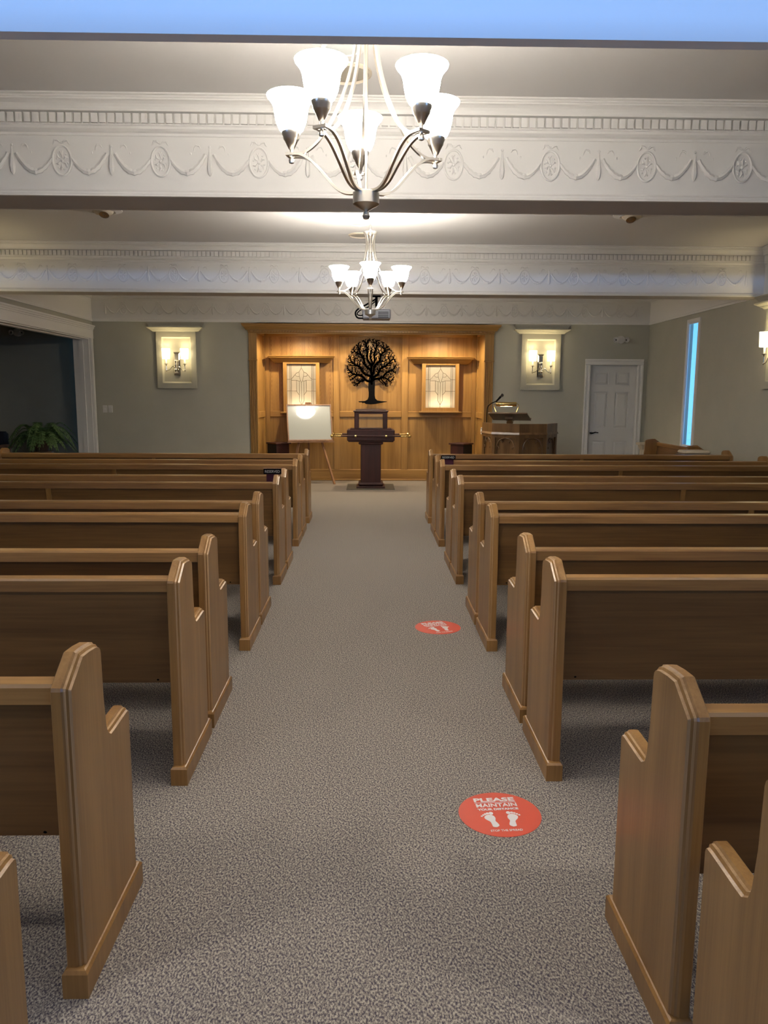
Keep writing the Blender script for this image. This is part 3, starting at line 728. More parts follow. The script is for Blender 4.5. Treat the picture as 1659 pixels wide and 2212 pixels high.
# ------------------------------------------------------------------ chandeliers
def chandelier(label, x, y, z, rot, chain_to):
    t = thing('chandelier', label, 'chandelier', (x, y, z), rot, 'five-light chandeliers')   # local z=0 is world z: finial bottom
    R = 0.288
    m = MB(); m.lathe([(0.0,0.0),(0.010,0.003),(0.0145,0.014),(0.010,0.026),(0.006,0.030),(0.012,0.034),(0.044,0.052),(0.049,0.056),(0.049,0.096),(0.044,0.098),(0.0,0.100)], 24); m.build('bottom_hub', M_NICKEL, t)
    m = MB(); m.lathe([(0.0,0.755),(0.050,0.757),(0.054,0.762),(0.050,0.768),(0.012,0.772),(0.006,0.790),(0,0.792)], 24); m.build('top_plate', M_NICKEL, t)
    MB().tube([(0,0,0.10),(0,0,0.757)], 0.006, n=8).build('centre_rod', M_NICKEL, t)
    for k in range(5):
        a = 2*PI*k/5; ca, sa = math.cos(a), math.sin(a)
        def P(r, tt, zz): return (r*ca - tt*sa, r*sa + tt*ca, zz)
        arm = MB()
        for s in (-1, 1):
            prof = [(0.030,0.004,0.098),(0.075,0.006,0.098),(0.115,0.009,0.118),(0.160,0.013,0.168),(0.205,0.017,0.215),(0.250,0.019,0.240),(0.300,0.020,0.243)]
            arm.tube(smooth_path([P(r_, s*tt, zz) for r_, tt, zz in prof], 4), 0, flat=(0.0055, 0.0045))
        arm.box(-0.006, 0.006, -0.026, 0.026, -0.005, 0.005, m=Matrix.Translation(P(0.298,0,0.243)) @ Matrix.Rotation(a, 4, 'Z'))
        arm.build('lower_arm', M_NICKEL, t)
        up = MB()
        prof = [(0.290,0.245),(0.235,0.252),(0.180,0.290),(0.132,0.355),(0.090,0.435),(0.060,0.520),(0.043,0.600),(0.038,0.670),(0.045,0.725),(0.062,0.762)]
        up.tube(smooth_path([P(r_, 0, zz) for r_, zz in prof], 4), 0, flat=(0.0055, 0.0045)); up.build('upper_rod', M_NICKEL, t)
        cup = MB(); c = P(R, 0, 0.0)
        cup.lathe([(0.0,0.212),(0.009,0.216),(0.011,0.226),(0.006,0.236),(0.006,0.262),(0.011,0.266),(0.026,0.296),(0.029,0.299),(0.0315,0.312),(0.034,0.315),(0.036,0.327),(0.0,0.327)], 20, c); cup.build('lamp_cup', M_NICKEL, t)
        sh = MB()
        sh.lathe([(0.032,0.322),(0.045,0.334),(0.055,0.356),(0.061,0.384),(0.0645,0.408),(0.070,0.424),(0.080,0.438),(0.088,0.447),(0.090,0.453),(0.086,0.455),(0.077,0.442),(0.067,0.427),(0.0615,0.408),(0.058,0.384),(0.052,0.358),(0.042,0.337),(0.030,0.327)], 28, c)
        sh.build('glass_shade', M_SHADE, t)
        lamp('chandelier_bulb', 'POINT', P(R, 0, 0.425), E_BULB, C_BULB, parent=t, shadow_soft_size=0.025)
    ch = MB(); zz = 0.795; flip = 0
    ch_top = chain_to - z
    while zz < ch_top-0.03:
        pts = []
        for i in range(13):
            b = 2*PI*i/12; u, v = 0.009*math.cos(b), 0.016*math.sin(b)
            pts.append((u, 0, zz+0.012+v) if flip else (0, u, zz+0.012+v))
        ch.tube(pts, 0.0016, n=5, cap=False); zz += 0.026; flip ^= 1
    ch.build('chain', M_NICKEL, t)
    MB().lathe([(0.0,ch_top-0.032),(0.012,ch_top-0.03),(0.055,ch_top-0.010),(0.060,ch_top)], 24).build('ceiling_canopy', M_NICKEL, t)
    return t
chandelier('nearest five-light brushed nickel chandelier with lit white glass shades', -0.012, 3.00, 2.155, math.radians(95), ZT)
chandelier('farther five-light brushed nickel chandelier hanging before the projector', 0.010, 7.10, 2.170, math.radians(270), ZT)

# ------------------------------------------------------------------ bowl ceiling lamp in the front bay
t = thing('ceiling_bowl_light', 'lit white glass bowl lamp on the ceiling of the front bay', 'ceiling light', (0.02, 10.7, ZT))
MB().lathe([(0.0,-0.001),(0.07,-0.001),(0.07,-0.02),(0.0,-0.025)], 20).build('canopy', M_NICKEL, t)
MB().tube([(0,0,-0.02),(0,0,-0.27)], 0.008).build('stem', M_NICKEL, t)
MB().lathe([(0.0,-0.255),(0.05,-0.25),(0.11,-0.225),(0.16,-0.185),(0.19,-0.150),(0.20,-0.135),(0.195,-0.135),(0.15,-0.178),(0.10,-0.215),(0,-0.24)], 28).build('glass_bowl', M_BOWL, t)
lamp('bowl_bulb', 'POINT', (0.06, 0, -0.155), E_BOWL, C_BULB, parent=t, shadow_soft_size=0.06)

# ------------------------------------------------------------------ unseen downlights added behind the camera to brighten the near pews
for x, y, nm in ((-2.2, 0.9, 'left, near the header'), (2.2, 0.9, 'right, near the header'), (-2.2, -1.3, 'left, near the rear wall'), (2.2, -1.3, 'right, near the rear wall')):
    t = thing('added_rear_downlight', 'added unseen downlight in the low rear ceiling, ' + nm, 'downlight', (x, y, 2.56), group='added downlights in the low rear ceiling')
    MB().lathe([(0.075,0),(0.095,-0.001),(0.10,-0.008),(0.075,-0.008),(0.075,0)], 20).build('trim_ring', M_WHITE, t)
    MB().lathe([(0.0,-0.004),(0.074,-0.004)], 20).build('lens', M_BOWL, t)
    lamp('added_rear_beam', 'SPOT', (0, 0, -0.03), E_REAR, C_BULB, parent=t, spot_size=math.radians(150), spot_blend=0.8, shadow_soft_size=0.07)
# ------------------------------------------------------------------ ceiling fittings
def disc_light(label, x, y, r_):
    t = thing('recessed_light', label, 'ceiling light', (x, y, ZT), 0, 'unlit round ceiling lights')
    MB().lathe([(r_,0.0),(r_,-0.006),(r_*0.80,-0.010),(r_*0.78,-0.004),(r_*0.78,0)], 32).build('trim_ring', M_WHITE, t)
    MB().lathe([(0,-0.0065),(r_*0.5,-0.006),(r_*0.79,-0.004)], 32).build('lens', M_FROST, t)
def can_light(label, x, y, r_):
    t = thing('ceiling_can', label, 'ceiling light', (x, y, ZT), 0, 'round cans on the ceiling')
    MB().lathe([(r_,0.0),(r_,-0.008),(r_*0.90,-0.016),(r_*0.86,-0.004)], 32).build('trim_ring', M_CREAM, t)
    MB().lathe([(0,-0.003),(r_*0.86,-0.003)], 32).build('grille', plain('can_inner_%.1f' % y, (0.42, 0.38, 0.30), 0.6), t)
disc_light('round flush ceiling light with pale glass behind the nearest chandelier', -0.130, 4.06, 0.108)
can_light('round beige ceiling can just behind the nearest chandelier, before the big beam', -0.125, 4.36, 0.138)
disc_light('round flush ceiling light above the farther chandelier', -0.098, 7.98, 0.100)
can_light('round beige ceiling can behind the farther chandelier', -0.090, 8.52, 0.132)
for s, nm in ((-1, 'left'), (1, 'right')):
    t = thing('eyeball_spotlight', 'unlit recessed eyeball spotlight on the ceiling near the %s end of the nearest beam' % nm, 'spotlight', (2.46*s, 7.50, ZT), 0, 'eyeball spotlights')
    MB().lathe([(0.17,0.0),(0.17,-0.006),(0.13,-0.016),(0.11,-0.020),(0.10,-0.010),(0.10,0)], 28).build('trim_ring', M_WHITE, t)
    m = MB(); m.ball((0,0,-0.002), (0.095,0.095,0.055), 16, 8); m.build('eyeball', M_CREAM, t)
    MB().lathe([(0.035,0.0),(0.045,-0.012),(0.030,-0.014),(0.0,-0.010)], 16, m=Matrix.Translation((-0.02*s,-0.04,-0.045)) @ Matrix.Rotation(-0.5, 4, 'X')).build('bulb', M_CHROME, t)

# ------------------------------------------------------------------ pews
def offset_poly(P, d):
    n = len(P); out = []
    for i in range(n):
        a, b, c = Vector(P[i-1]), Vector(P[i]), Vector(P[(i+1) % n])
        e1 = (b-a).normalized(); e2 = (c-b).normalized()
        n1 = Vector((-e1.y, e1.x)); n2 = Vector((-e2.y, e2.x))
        q = (n1+n2)
        if q.length < 1e-6: q = n1
        q.normalize(); k = 1/max(0.5, q.dot(n1))
        out.append(tuple(b + q*d*k))
    return out
END = [(0.455,0.01),(0.455,0.570),(0.450,0.586),(0.438,0.594),(0.415,0.595),(0.310,0.590),(0.288,0.590),(0.272,0.600),(0.264,0.618),
       (0.254,0.700),(0.250,0.828),(0.245,0.845),(0.232,0.857),(0.205,0.866),(0.155,0.872),(0.106,0.874),(0.015,0.814),(0.012,0.805),(0.012,0.01)]
def pew_end(sg):
    m = MB(); T = 0.046
    area = sum(END[i-1][0]*END[i][1]-END[i][0]*END[i-1][1] for i in range(len(END)))
    sgn = 1 if area > 0 else -1
    rings = []
    for ins, x in ((0.003,-T),(0,-T+0.003),(0,-0.021),(0.0045,-0.0165),(0.0055,-0.0105),(0.012,-0.0065),(0.0145,0.0)):
        q = offset_poly(END, ins*sgn)
        rings.append([(sg*x, a, b) for a, b in q])
    m.loft(rings); return m
ME_EP = pew_end(1).mesh('end_panel', M_PEW_V); ME_EN = pew_end(-1).mesh('end_panel', M_PEW_V)
for me in (ME_EP, ME_EN):      # the routed ogee edge is worn lighter
    me.materials.append(M_PEW_E); k = len(END)
    for i in (3, 5):
        for j in range(k): me.polygons[i*k+j].material_index = 1
def base_mesh(sg):
    rings = []
    for z, g in ((0,0),(0.066,0),(0.074,0.006),(0.076,0.012)):
        x0, x1 = -0.054+g, 0.010-g
        rings.append([(sg*x0,-0.003+g,z),(sg*x1,-0.003+g,z),(sg*x1,0.470-g,z),(sg*x0,0.470-g,z)])
    return MB().loft(rings).mesh('base_moulding', M_PEW_V)
ME_BP, ME_BN = base_mesh(1), base_mesh(-1)
def make_pew(half):
    L = half-0.012
    r = bpy.data.objects.new('pew', None); COL.objects.link(r)
    for sg, me, mb in ((1, ME_EP, ME_BP), (-1, ME_EN, ME_BN)):
        e = put('end_panel', me, r, (sg*L, 0, 0)); put('base_moulding', mb, e)
    xi = L-0.046
    rp = [(0.022,0.770),(0.022,0.812),(0.027,0.820),(0.070,0.823),(0.078,0.816),(0.078,0.770)]
    MB().extrude(rp, -xi, xi, lambda p, q, t: (t, p, q)).build('cap_rail', M_PEW_H, r)
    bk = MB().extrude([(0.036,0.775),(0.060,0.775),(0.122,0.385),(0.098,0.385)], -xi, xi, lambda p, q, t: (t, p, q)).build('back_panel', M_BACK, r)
    MB().extrude([(0.105,0.405),(0.460,0.435),(0.470,0.425),(0.468,0.405),(0.110,0.378)], -xi, xi, lambda p, q, t: (t, p, q)).build('seat', M_PEW_H, r)
    MB().extrude([(0.030,0.772),(0.022,0.772),(0.088,0.345),(0.097,0.345)], -0.019, 0.019, lambda p, q, t: (t, p, q)).build('back_batten', M_PEW_V, r)
    MB().box(-0.02, 0.02, 0.12, 0.44, 0.0, 0.40).build('centre_support', M_PEW_V, r)
    for x in (-xi+0.07, -xi*0.5, xi*0.5, xi-0.07):
        MB().lathe([(0,-0.004),(0.006,-0.003),(0.007,0.0)], 10, m=Matrix.Translation((x, 0.0995, 0.397)) @ Matrix.Rotation(-PI/2, 4, 'X')).build('screw', M_BLACK, bk)
    return r
HALF = 1.820
rows_l = [9.02, 8.16, 7.61, 6.57, 6.03, 4.94, 4.42, 3.345, 2.82, 1.75, 1.01]
rows_r = [9.02, 8.14, 7.60, 6.56, 6.045, 4.94, 4.40, 3.385, 2.84, 1.57, 1.03]
ORD = ['front', 'second', 'third', 'fourth', 'fifth', 'sixth', 'seventh', 'eighth', 'ninth', 'tenth', 'last']
proto = make_pew(HALF); first = True
for side, rows in ((-1, rows_l), (1, rows_r)):
    for i, y in enumerate(rows):
        p = proto if first else copy_tree(proto); first = False
        xo = 0.702
        if side > 0 and y < 2: xo = 0.693
        p.location = (side*(xo+HALF), y, 0)
        sd = 'left' if side < 0 else 'right'
        if i == 0: lb = 'long oak pew in the very front row, %s of the aisle' % sd
        elif i == 10: lb = 'long oak pew in the last row nearest the camera, %s of the aisle' % sd
        else: lb = 'long oak pew %s of the aisle, %s row counted from the front' % (sd, ORD[i])
        tag(p, lb, 'pew', 'oak pews in rows on both sides of the aisle')
# short pew along the right wall, facing the room
sp = make_pew(0.80)
tag(sp, 'short oak pew set sideways against the right wall below the narrow window', 'pew'); sp.location = (4.43, 10.83, 0); sp.rotation_euler = (0, 0, PI/2)

# ------------------------------------------------------------------ floor stickers
def text_mesh(body, size, bold, mat, name, extr=0.0004):
    cu = bpy.data.curves.new(name, 'FONT'); cu.body = body; cu.size = size; cu.align_x = 'CENTER'; cu.offset = bold; cu.extrude = extr; cu.resolution_u = 3
    ob = bpy.data.objects.new(name, cu); COL.objects.link(ob)
    dg = bpy.context.evaluated_depsgraph_get(); dg.update()
    me = bpy.data.meshes.new_from_object(ob.evaluated_get(dg)); me.name = name
    COL.objects.unlink(ob); bpy.data.objects.remove(ob); bpy.data.curves.remove(cu)
    me.materials.clear(); me.materials.append(mat)
    return me
def fit(me, x0, x1, y0, y1, z):
    xs = [v.co.x for v in me.vertices]; ys = [v.co.y for v in me.vertices]
    a, b, c, d_ = min(xs), max(xs), min(ys), max(ys)
    for v in me.vertices:
        v.co.x = x0 + (v.co.x-a)/(b-a)*(x1-x0); v.co.y = y0 + (v.co.y-c)/(d_-c)*(y1-y0); v.co.z += z
    return me
T_Z = 0.0022
ME_TXT = [('lettering_please', fit(text_mesh('PLEASE', 0.04, 0.0014, M_PRINT, 'lettering_please'), -0.078, 0.076, 0.083, 0.110, T_Z)),
          ('lettering_maintain', fit(text_mesh('MAINTAIN', 0.03, 0.0007, M_PRINT, 'lettering_maintain'), -0.076, 0.077, 0.046, 0.070, T_Z)),
          ('lettering_your_distance', fit(text_mesh('YOUR DISTANCE', 0.02, 0.0008, M_PRINT, 'lettering_your_distance'), -0.076, 0.076, 0.023, 0.037, T_Z)),
          ('lettering_stop_the_spread', fit(text_mesh('STOP THE SPREAD', 0.016, 0.0002, M_PRINT, 'lettering_stop_the_spread'), -0.057, 0.057, -0.116, -0.104, T_Z))]
def flat_poly(m, pts, z0, z1):
    n = len(pts); vs = [(x, y, z0) for x, y in pts] + [(x, y, z1) for x, y in pts]
    m.add(vs, [(i, (i+1) % n, n+(i+1) % n, n+i) for i in range(n)] + [tuple(range(n-1, -1, -1)), tuple(range(n, 2*n))])
def footprint(sg):
    m = MB()
    ctl = [(0.006,-0.088),(0.018,-0.078),(0.017,-0.062),(0.014,-0.048),(0.020,-0.030),(0.018,-0.014),(0.006,-0.006),(-0.008,-0.010),(-0.018,-0.022),(-0.016,-0.036),(-0.006,-0.052),(-0.006,-0.070),(-0.006,-0.084)]
    pts = smooth_path([(x, y, 0) for x, y in ctl+[ctl[0]]], 4)[:-1]
    cx = -0.040
    # left foot drawn with the big toe towards +x
    P = [(sg*(cx+p.x*1.0+(p.y+0.05)*-0.12), p.y) for p in pts]
    flat_poly(m, P, T_Z-0.0006, T_Z+0.0003)
    for x, y, r_ in ((0.012,0.003,0.0082),(-0.001,0.003,0.0055),(-0.010,-0.001,0.0048),(-0.018,-0.007,0.0042),(-0.025,-0.014,0.0038)):
        flat_poly(m, [(sg*(cx+x-0.004+r_*math.cos(2*PI*k/12)), y+r_*1.15*math.sin(2*PI*k/12)) for k in range(12)], T_Z-0.0006, T_Z+0.0003)
    return m
ME_F = [footprint(1).mesh('footprint', M_PRINT), footprint(-1).mesh('footprint', M_PRINT)]
ME_UL = MB().box(-0.078, 0.077, 0.0755, 0.078, T_Z-0.0005, T_Z+0.0003).mesh('underline', M_PRINT)
disc = MB(); disc.lathe([(0.0,0.0),(0.1495,0.0),(0.150,0.0008),(0.1495,0.0016),(0.0,0.0016)], 64, smooth=False); ME_DISC = disc.mesh('sticker_disc', M_RED)
for lb, x, y, rz in (('round red floor sticker nearest the camera asking to keep distance', 0.480, 2.600, math.radians(3.4)), ('round red floor sticker farther up the aisle asking to keep distance', 0.456, 4.880, math.radians(17.8))):
    t = thing('floor_sticker', lb, 'floor sticker', (x, y, 0.0), rz, 'round red floor stickers in the aisle')
    put('sticker_disc', ME_DISC, t)
    for nm, me in ME_TXT: put(nm, me, t)
    for me in ME_F: put('footprint', me, t)
    put('underline', ME_UL, t)

# ------------------------------------------------------------------ reserved signs on pews
ME_RES = fit(text_mesh('RESERVED', 0.03, 0.0003, plain('silver_print', (0.42, 0.40, 0.38), 0.5), 'lettering_reserved'), -0.064, 0.064, -0.011, 0.011, 0)
def reserved(label, x, y):
    t = thing('reserved_sign', label, 'sign', (x, y, 0.823), 0, 'reserved signs hung on pews')
    m = MB(); m.bbox(-0.076, 0.076, -0.006, 0.004, 0.012, 0.058, c=0.002); m.build('sign_plate', M_BLACK, t)
    m = MB(); m.box(-0.077, 0.077, -0.008, 0.006, 0.057, 0.063); m.build('top_edge', M_EASEL, t)
    o = put('lettering_reserved', ME_RES, t, (0, -0.0068, 0.034)); o.rotation_euler = (PI/2, 0, 0)
    m = MB(); m.box(-0.052, 0.055, -0.0045, 0.0, -0.075, 0.014); m.box(-0.052, 0.055, -0.0045, 0.07, 0.0025, 0.006); m.build('velvet_flap', M_MAROON, t)
reserved('black reserved sign with maroon flap on a left pew, fourth row from the front', -0.826, 6.589)
reserved('black reserved sign with maroon flap on a right pew, second row from the front', 0.846, 8.159)

# ------------------------------------------------------------------ urn stand in front of the alcove
t = thing('urn_stand', 'dark mahogany urn pedestal with glass case and brass-tipped carrying rails', 'pedestal', (0.032, 12.66, 0.0))
YF = -0.21   # front of column relative to root
def ub(nm, *a, c=0.006, mat=M_MAHOG): return MB().bbox(*a, c=c).build(nm, mat, t)
ub('base_plinth', -0.232, 0.232, -0.232, 0.232, 0.0, 0.035); ub('base_step', -0.205, 0.205, -0.205, 0.205, 0.035, 0.095, c=0.02)
ub('column', -0.165, 0.165, -0.165, 0.165, 0.09, 0.72)
ub('neck', -0.20, 0.20, -0.20, 0.20, 0.715, 0.755, c=0.015)
ub('tray', -0.365, 0.365, -0.20, 0.20, 0.755, 0.775); ub('tray_body', -0.385, 0.385, -0.215, 0.215, 0.772, 0.955, c=0.012)
ub('case_base', -0.335, 0.335, -0.19, 0.19, 0.952, 0.972)
for sx_ in (-1, 1):
    for sy_ in (-1, 1): ub('case_post', sx_*0.232-0.035, sx_*0.232+0.035, sy_*0.14-0.03, sy_*0.14+0.03, 0.97, 1.215)
m = MB(); m.bbox(-0.267, 0.267, -0.17, -0.11, 1.205, 1.235); m.bbox(-0.267, 0.267, 0.11, 0.17, 1.205, 1.235); m.build('case_rail', M_MAHOG, t)
MB().bbox(-0.285, 0.285, -0.19, 0.19, 1.233, 1.262, c=0.012).build('case_cap', M_MAHOG, t); ub('cap_step', -0.245, 0.245, -0.15, 0.15, 1.26, 1.278)
MB().box(-0.20, 0.20, -0.146, -0.142, 0.972, 1.206).build('glass_front', M_GLASS, t); MB().box(-0.20, 0.20, 0.142, 0.146, 0.972, 1.206).build('glass_back', M_GLASS, t)
for sy_, zz in ((-1, 0.855), (1, 0.860)):
    y = sy_*0.262
    MB().tube([(-0.55, y, zz), (0.55, y, zz)], 0.0135, n=12).build('carrying_rail', M_MAHOG, t)
    for sx_ in (-1, 1):
        m = MB(); m.tube([(sx_*0.48, y, zz), (sx_*0.585, y, zz)], 0.0165, n=12); m.tube([(sx_*0.57, y, zz), (sx_*0.60, y, zz)], [0.022, 0.010], n=12); m.ball((sx_*0.622, y, zz), 0.029, 16, 10); m.build('brass_finial', M_BRASS, t)
        m = MB(); m.tube([(sx_*0.245-0.014, y, zz), (sx_*0.245+0.014, y, zz)], 0.0225, n=14); m.tube([(sx_*0.245, y, zz), (sx_*0.245, sy_*0.213, zz)], 0.010, n=8); m.build('rail_bracket', M_BRASS, t)
tag(MB().bbox(-0.36, 0.42, 12.28, 13.10, 0.0, 0.006, c=0.002).build('floor_mat', M_MATT), 'flat dark mat on the carpet under the mahogany pedestal', 'mat')

# ------------------------------------------------------------------ easel with framed board
ez = math.radians(13)
EX, EY = -0.975, 13.08
t = thing('easel', 'wooden tripod easel standing left of the mahogany pedestal', 'easel', (EX, EY, 0.0), ez)
tilt = math.radians(17.5); tt_ = math.tan(tilt)
def rod(nm, a, b, hw=0.017, ht=0.010, mat=M_EASEL): return MB().tube([a, b], 0, flat=(hw, ht)).build(nm, mat, t)
def back_y(z): return 0.092 + (z-0.735)*tt_
rod('leg', (-0.375, back_y(0)+0.012, 0.0), (-0.030, back_y(1.37)+0.012, 1.37), 0.019); rod('leg', (0.375, back_y(0)+0.012, 0.0), (0.030, back_y(1.37)+0.012, 1.37), 0.019)
rod('rear_leg', (0.03, 0.46, 0.0), (0.0, 0.335, 1.33)); rod('top_block', (-0.045, back_y(1.36)+0.02, 1.36), (0.045, back_y(1.36)+0.02, 1.36), 0.018, 0.018)
rod('ledge', (-0.40, back_y(0.715)-0.03, 0.715), (0.40, back_y(0.715)-0.03, 0.715), 0.035, 0.010)
b = thing('framed_board', 'blank grey-white board in a thin wooden frame resting on the easel', 'board', (EX, EY, 0.0), ez)
mt = Matrix.Translation((0.0, back_y(0.726)-0.004, 0.727)) @ Matrix.Rotation(-tilt, 4, 'X')
bw, bh = 0.385, 0.640
fr = frame_of(-bw, bw, 0.0, bh, 0.020, -0.024, 0.0); fr.v = [tuple(mt @ Vector(p)) for p in fr.v]; fr.build('board_frame', M_EASEL, b)
MB().box(-bw+0.019, bw-0.019, -0.014, -0.004, 0.019, bh-0.019, m=mt).build('board_sheet', M_BOARD, b)

# ------------------------------------------------------------------ pulpit
PX, PY, PR = 2.335, 11.95, 0.575
yaw = math.atan2(PX, PY)
t = thing('pulpit', 'oak pulpit with pointed-arch tracery panels right of the alcove', 'pulpit', (PX, PY, 0), -yaw)
def octv(k, r_): a = -PI/2 + k*PI/4; return Vector((r_*math.cos(a), r_*math.sin(a), 0))
def octring(r0, r1, z0, z1, nm, mat=M_PULPIT, r0b=None):
    m = MB()
    for k in range(-2, 2):
        a0, a1 = octv(k, r0), octv(k+1, r0); b0, b1 = octv(k, r1), octv(k+1, r1); c0, c1 = octv(k, r0b or r0), octv(k+1, r0b or r0)
        vs = [(a0.x,a0.y,z0),(a1.x,a1.y,z0),(b1.x,b1.y,z0),(b0.x,b0.y,z0),(c0.x,c0.y,z1),(c1.x,c1.y,z1),(b1.x,b1.y,z1),(b0.x,b0.y,z1)]
        m.add(vs, [(0,1,2,3),(4,5,6,7),(0,1,5,4),(2,3,7,6),(1,2,6,5),(3,0,4,7)])
    return m.build(nm, mat, t)
octring(PR, PR-0.05, 0.965, 1.095, 'top_band'); octring(PR+0.022, PR-0.05, 0.935, 0.965, 'ledge_moulding', r0b=PR+0.004)
octring(PR-0.03, PR-0.05, 0.10, 0.935, 'inner_panel'); octring(PR+0.02, PR-0.05, 0.0, 0.10, 'plinth')
for k in range(-2, 2):
    a, b_ = octv(k, PR), octv(k+1, PR); ex = (b_-a).normalized(); L = (b_-a).length; nz = Vector((0,0,1)); ny = Vector((-ex.y, ex.x, 0))
    if ny.dot((a+b_)/2) > 0: ny = -ny
    mt = Matrix.Identity(4)
    for i in range(3): mt[i][0] = ex[i]; mt[i][1] = ny[i]; mt[i][2] = nz[i]; mt[i][3] = a[i]
    m = MB(); m.box(0.0, 0.055, 0.0, 0.035, 0.10, 0.935, m=mt); m.box(L-0.055, L, 0.0, 0.035, 0.10, 0.935, m=mt)
    m.box(0.055, L-0.055, 0.0, 0.035, 0.885, 0.935, m=mt); m.box(0.055, L-0.055, 0.0, 0.035, 0.10, 0.18, m=mt); m.build('facet_frame', M_PULPIT, t)
    tr_ = MB(); c = L/2; hw = L/2-0.065
    for s in (-1, 1):
        arc = []
        for i in range(9):
            u = i/8; arc.append((c + s*hw*math.cos(u*1.15)**1.0*(1-0.0*u) if i < 8 else c, 0.014, 0.70+0.178*math.sin(u*PI/2)))
        arc = [(c+s*hw*(1-u**1.9), 0.014, 0.700+0.180*math.sin(u*PI/2)) for u in [i/8 for i in range(9)]]
        tr_.tube(arc, [0.009]+[0.011]*7+[0.010], n=6, m=mt)
        for u in (0.22, 0.62):
            px, pz = c+s*hw*(1-u**1.9), 0.700+0.180*math.sin(u*PI/2)
            tr_.tube([(px, 0.014, pz), (px-s*0.028, 0.014, pz-0.014), (px-s*0.040, 0.014, pz-0.034)], [0.008, 0.008, 0.004], n=6, m=mt); tr_.ball((px-s*0.040, 0.014, pz-0.036), 0.010, 8, 5, m=mt)
        tr_.tube([(c+s*hw, 0.014, 0.70), (c+s*hw, 0.014, 0.19)], 0.009, n=6, m=mt)
    tr_.build('gothic_arch', M_PULPIT, t)
# reading desk
d = thing('reading_desk', 'slanted wooden reading desk rising out of the pulpit', 'lectern', (2.18, 11.93, 0.0), math.radians(-22))
mt = Matrix.Translation((0, -0.02, 1.19)) @ Matrix.Rotation(math.radians(-17), 4, 'X')
m = MB(); m.bbox(-0.30, 0.30, -0.19, 0.19, -0.011, 0.011, m=mt); m.build('desk_top', M_PULPIT, d)
m = MB(); m.bbox(-0.30, 0.30, 0.178, 0.195, 0.008, 0.035, m=mt); m.build('book_stop', M_PULPIT, d)
m = MB(); m.box(-0.06, 0.06, -0.06, 0.06, -0.055, -0.010, m=mt); m.lathe([(0.03,0.02),(0.045,0.40),(0.035,0.85),(0.038,1.05),(0.055,1.10),(0.040,1.13),(0.05,1.165)], 14); m.lathe([(0.0,0),(0.20,0),(0.20,0.02),(0.03,0.035)], 20); m.build('desk_post', M_PULPIT, d)
d2 = thing('desk_lamp', 'brass tube reading lamp clipped over the reading desk', 'lamp', (2.10, 11.83, 1.222), math.radians(-12))
m = MB()
for s in (-1, 1): m.tube(smooth_path([(s*0.155, 0.0, 0.040), (s*0.180, -0.01, 0.10), (s*0.185, -0.01, 0.15), (s*0.150, 0.0, 0.165)]), 0.005, n=6)
m.build('lamp_stem', M_BRASS, d2)
m = MB(); mt2 = Matrix.Translation((0, 0, 0.158)) @ Matrix.Rotation(PI/2, 4, 'Y'); m.lathe([(0.0,-0.155),(0.030,-0.155),(0.032,-0.150),(0.032,0.150),(0.030,0.155),(0,0.155)], 18, m=mt2); m.build('lamp_tube', M_BRASS, d2)
MB().tube([(-0.09, 0.006, 0.132), (0.09, 0.006, 0.132)], 0.011, n=8).build('bulb', M_GLOW, d2)
lamp('desk_lamp_bulb', 'POINT', (0, 0.02, 0.11), 0.5, C_SPOT, parent=d2, shadow_soft_size=0.03)
mi = thing('microphone', 'black microphone on a thin stand behind the reading desk', 'microphone', (1.835, 12.02, 0.0))
m = MB(); m.tube(smooth_path([(0,0,0.02),(0,0,0.9),(0.0,-0.01,1.28),(0.04,-0.01,1.37),(0.13,-0.02,1.42)]), 0.007, n=8); m.lathe([(0,0),(0.12,0),(0.12,0.015),(0.02,0.03)], 20); m.build('mic_stand', M_BLACK, mi)
m = MB(); m.tube([(0.13,-0.02,1.41),(0.205,-0.03,1.495)], [0.012,0.017], n=12); m.build('mic_body', M_BLACK, mi)
m = MB(); m.ball((0.222,-0.033,1.514), 0.027, 12, 8); m.build('mic_head', M_BRONZE, mi)

# ------------------------------------------------------------------ corner stands in the alcove
for s, cx, nm in ((-1, -1.545, 'left'), (1, 1.585, 'right')):
    t = thing('corner_stand', 'low mahogany and black cloth stand in the %s corner of the alcove' % nm, 'stand', (cx, 13.22, 0.0), -s*math.radians(40))
    ub_ = lambda n_, mat, *a: MB().bbox(*a, c=0.004).build(n_, mat, t)
    ub_('cabinet', M_MAHOG, -0.13, 0.13, -0.13, 0.13, 0.0, 0.675); ub_('top', M_MAHOG, -0.155, 0.155, -0.155, 0.155, 0.675, 0.70)
    if s < 0: ub_('cloth_panel', M_CLOTH, -0.142, -0.13, -0.135, 0.135, 0.01, 0.672)
    else: ub_('cloth_panel', M_CLOTH, 0.13, 0.142, -0.135, 0.135, 0.01, 0.672)

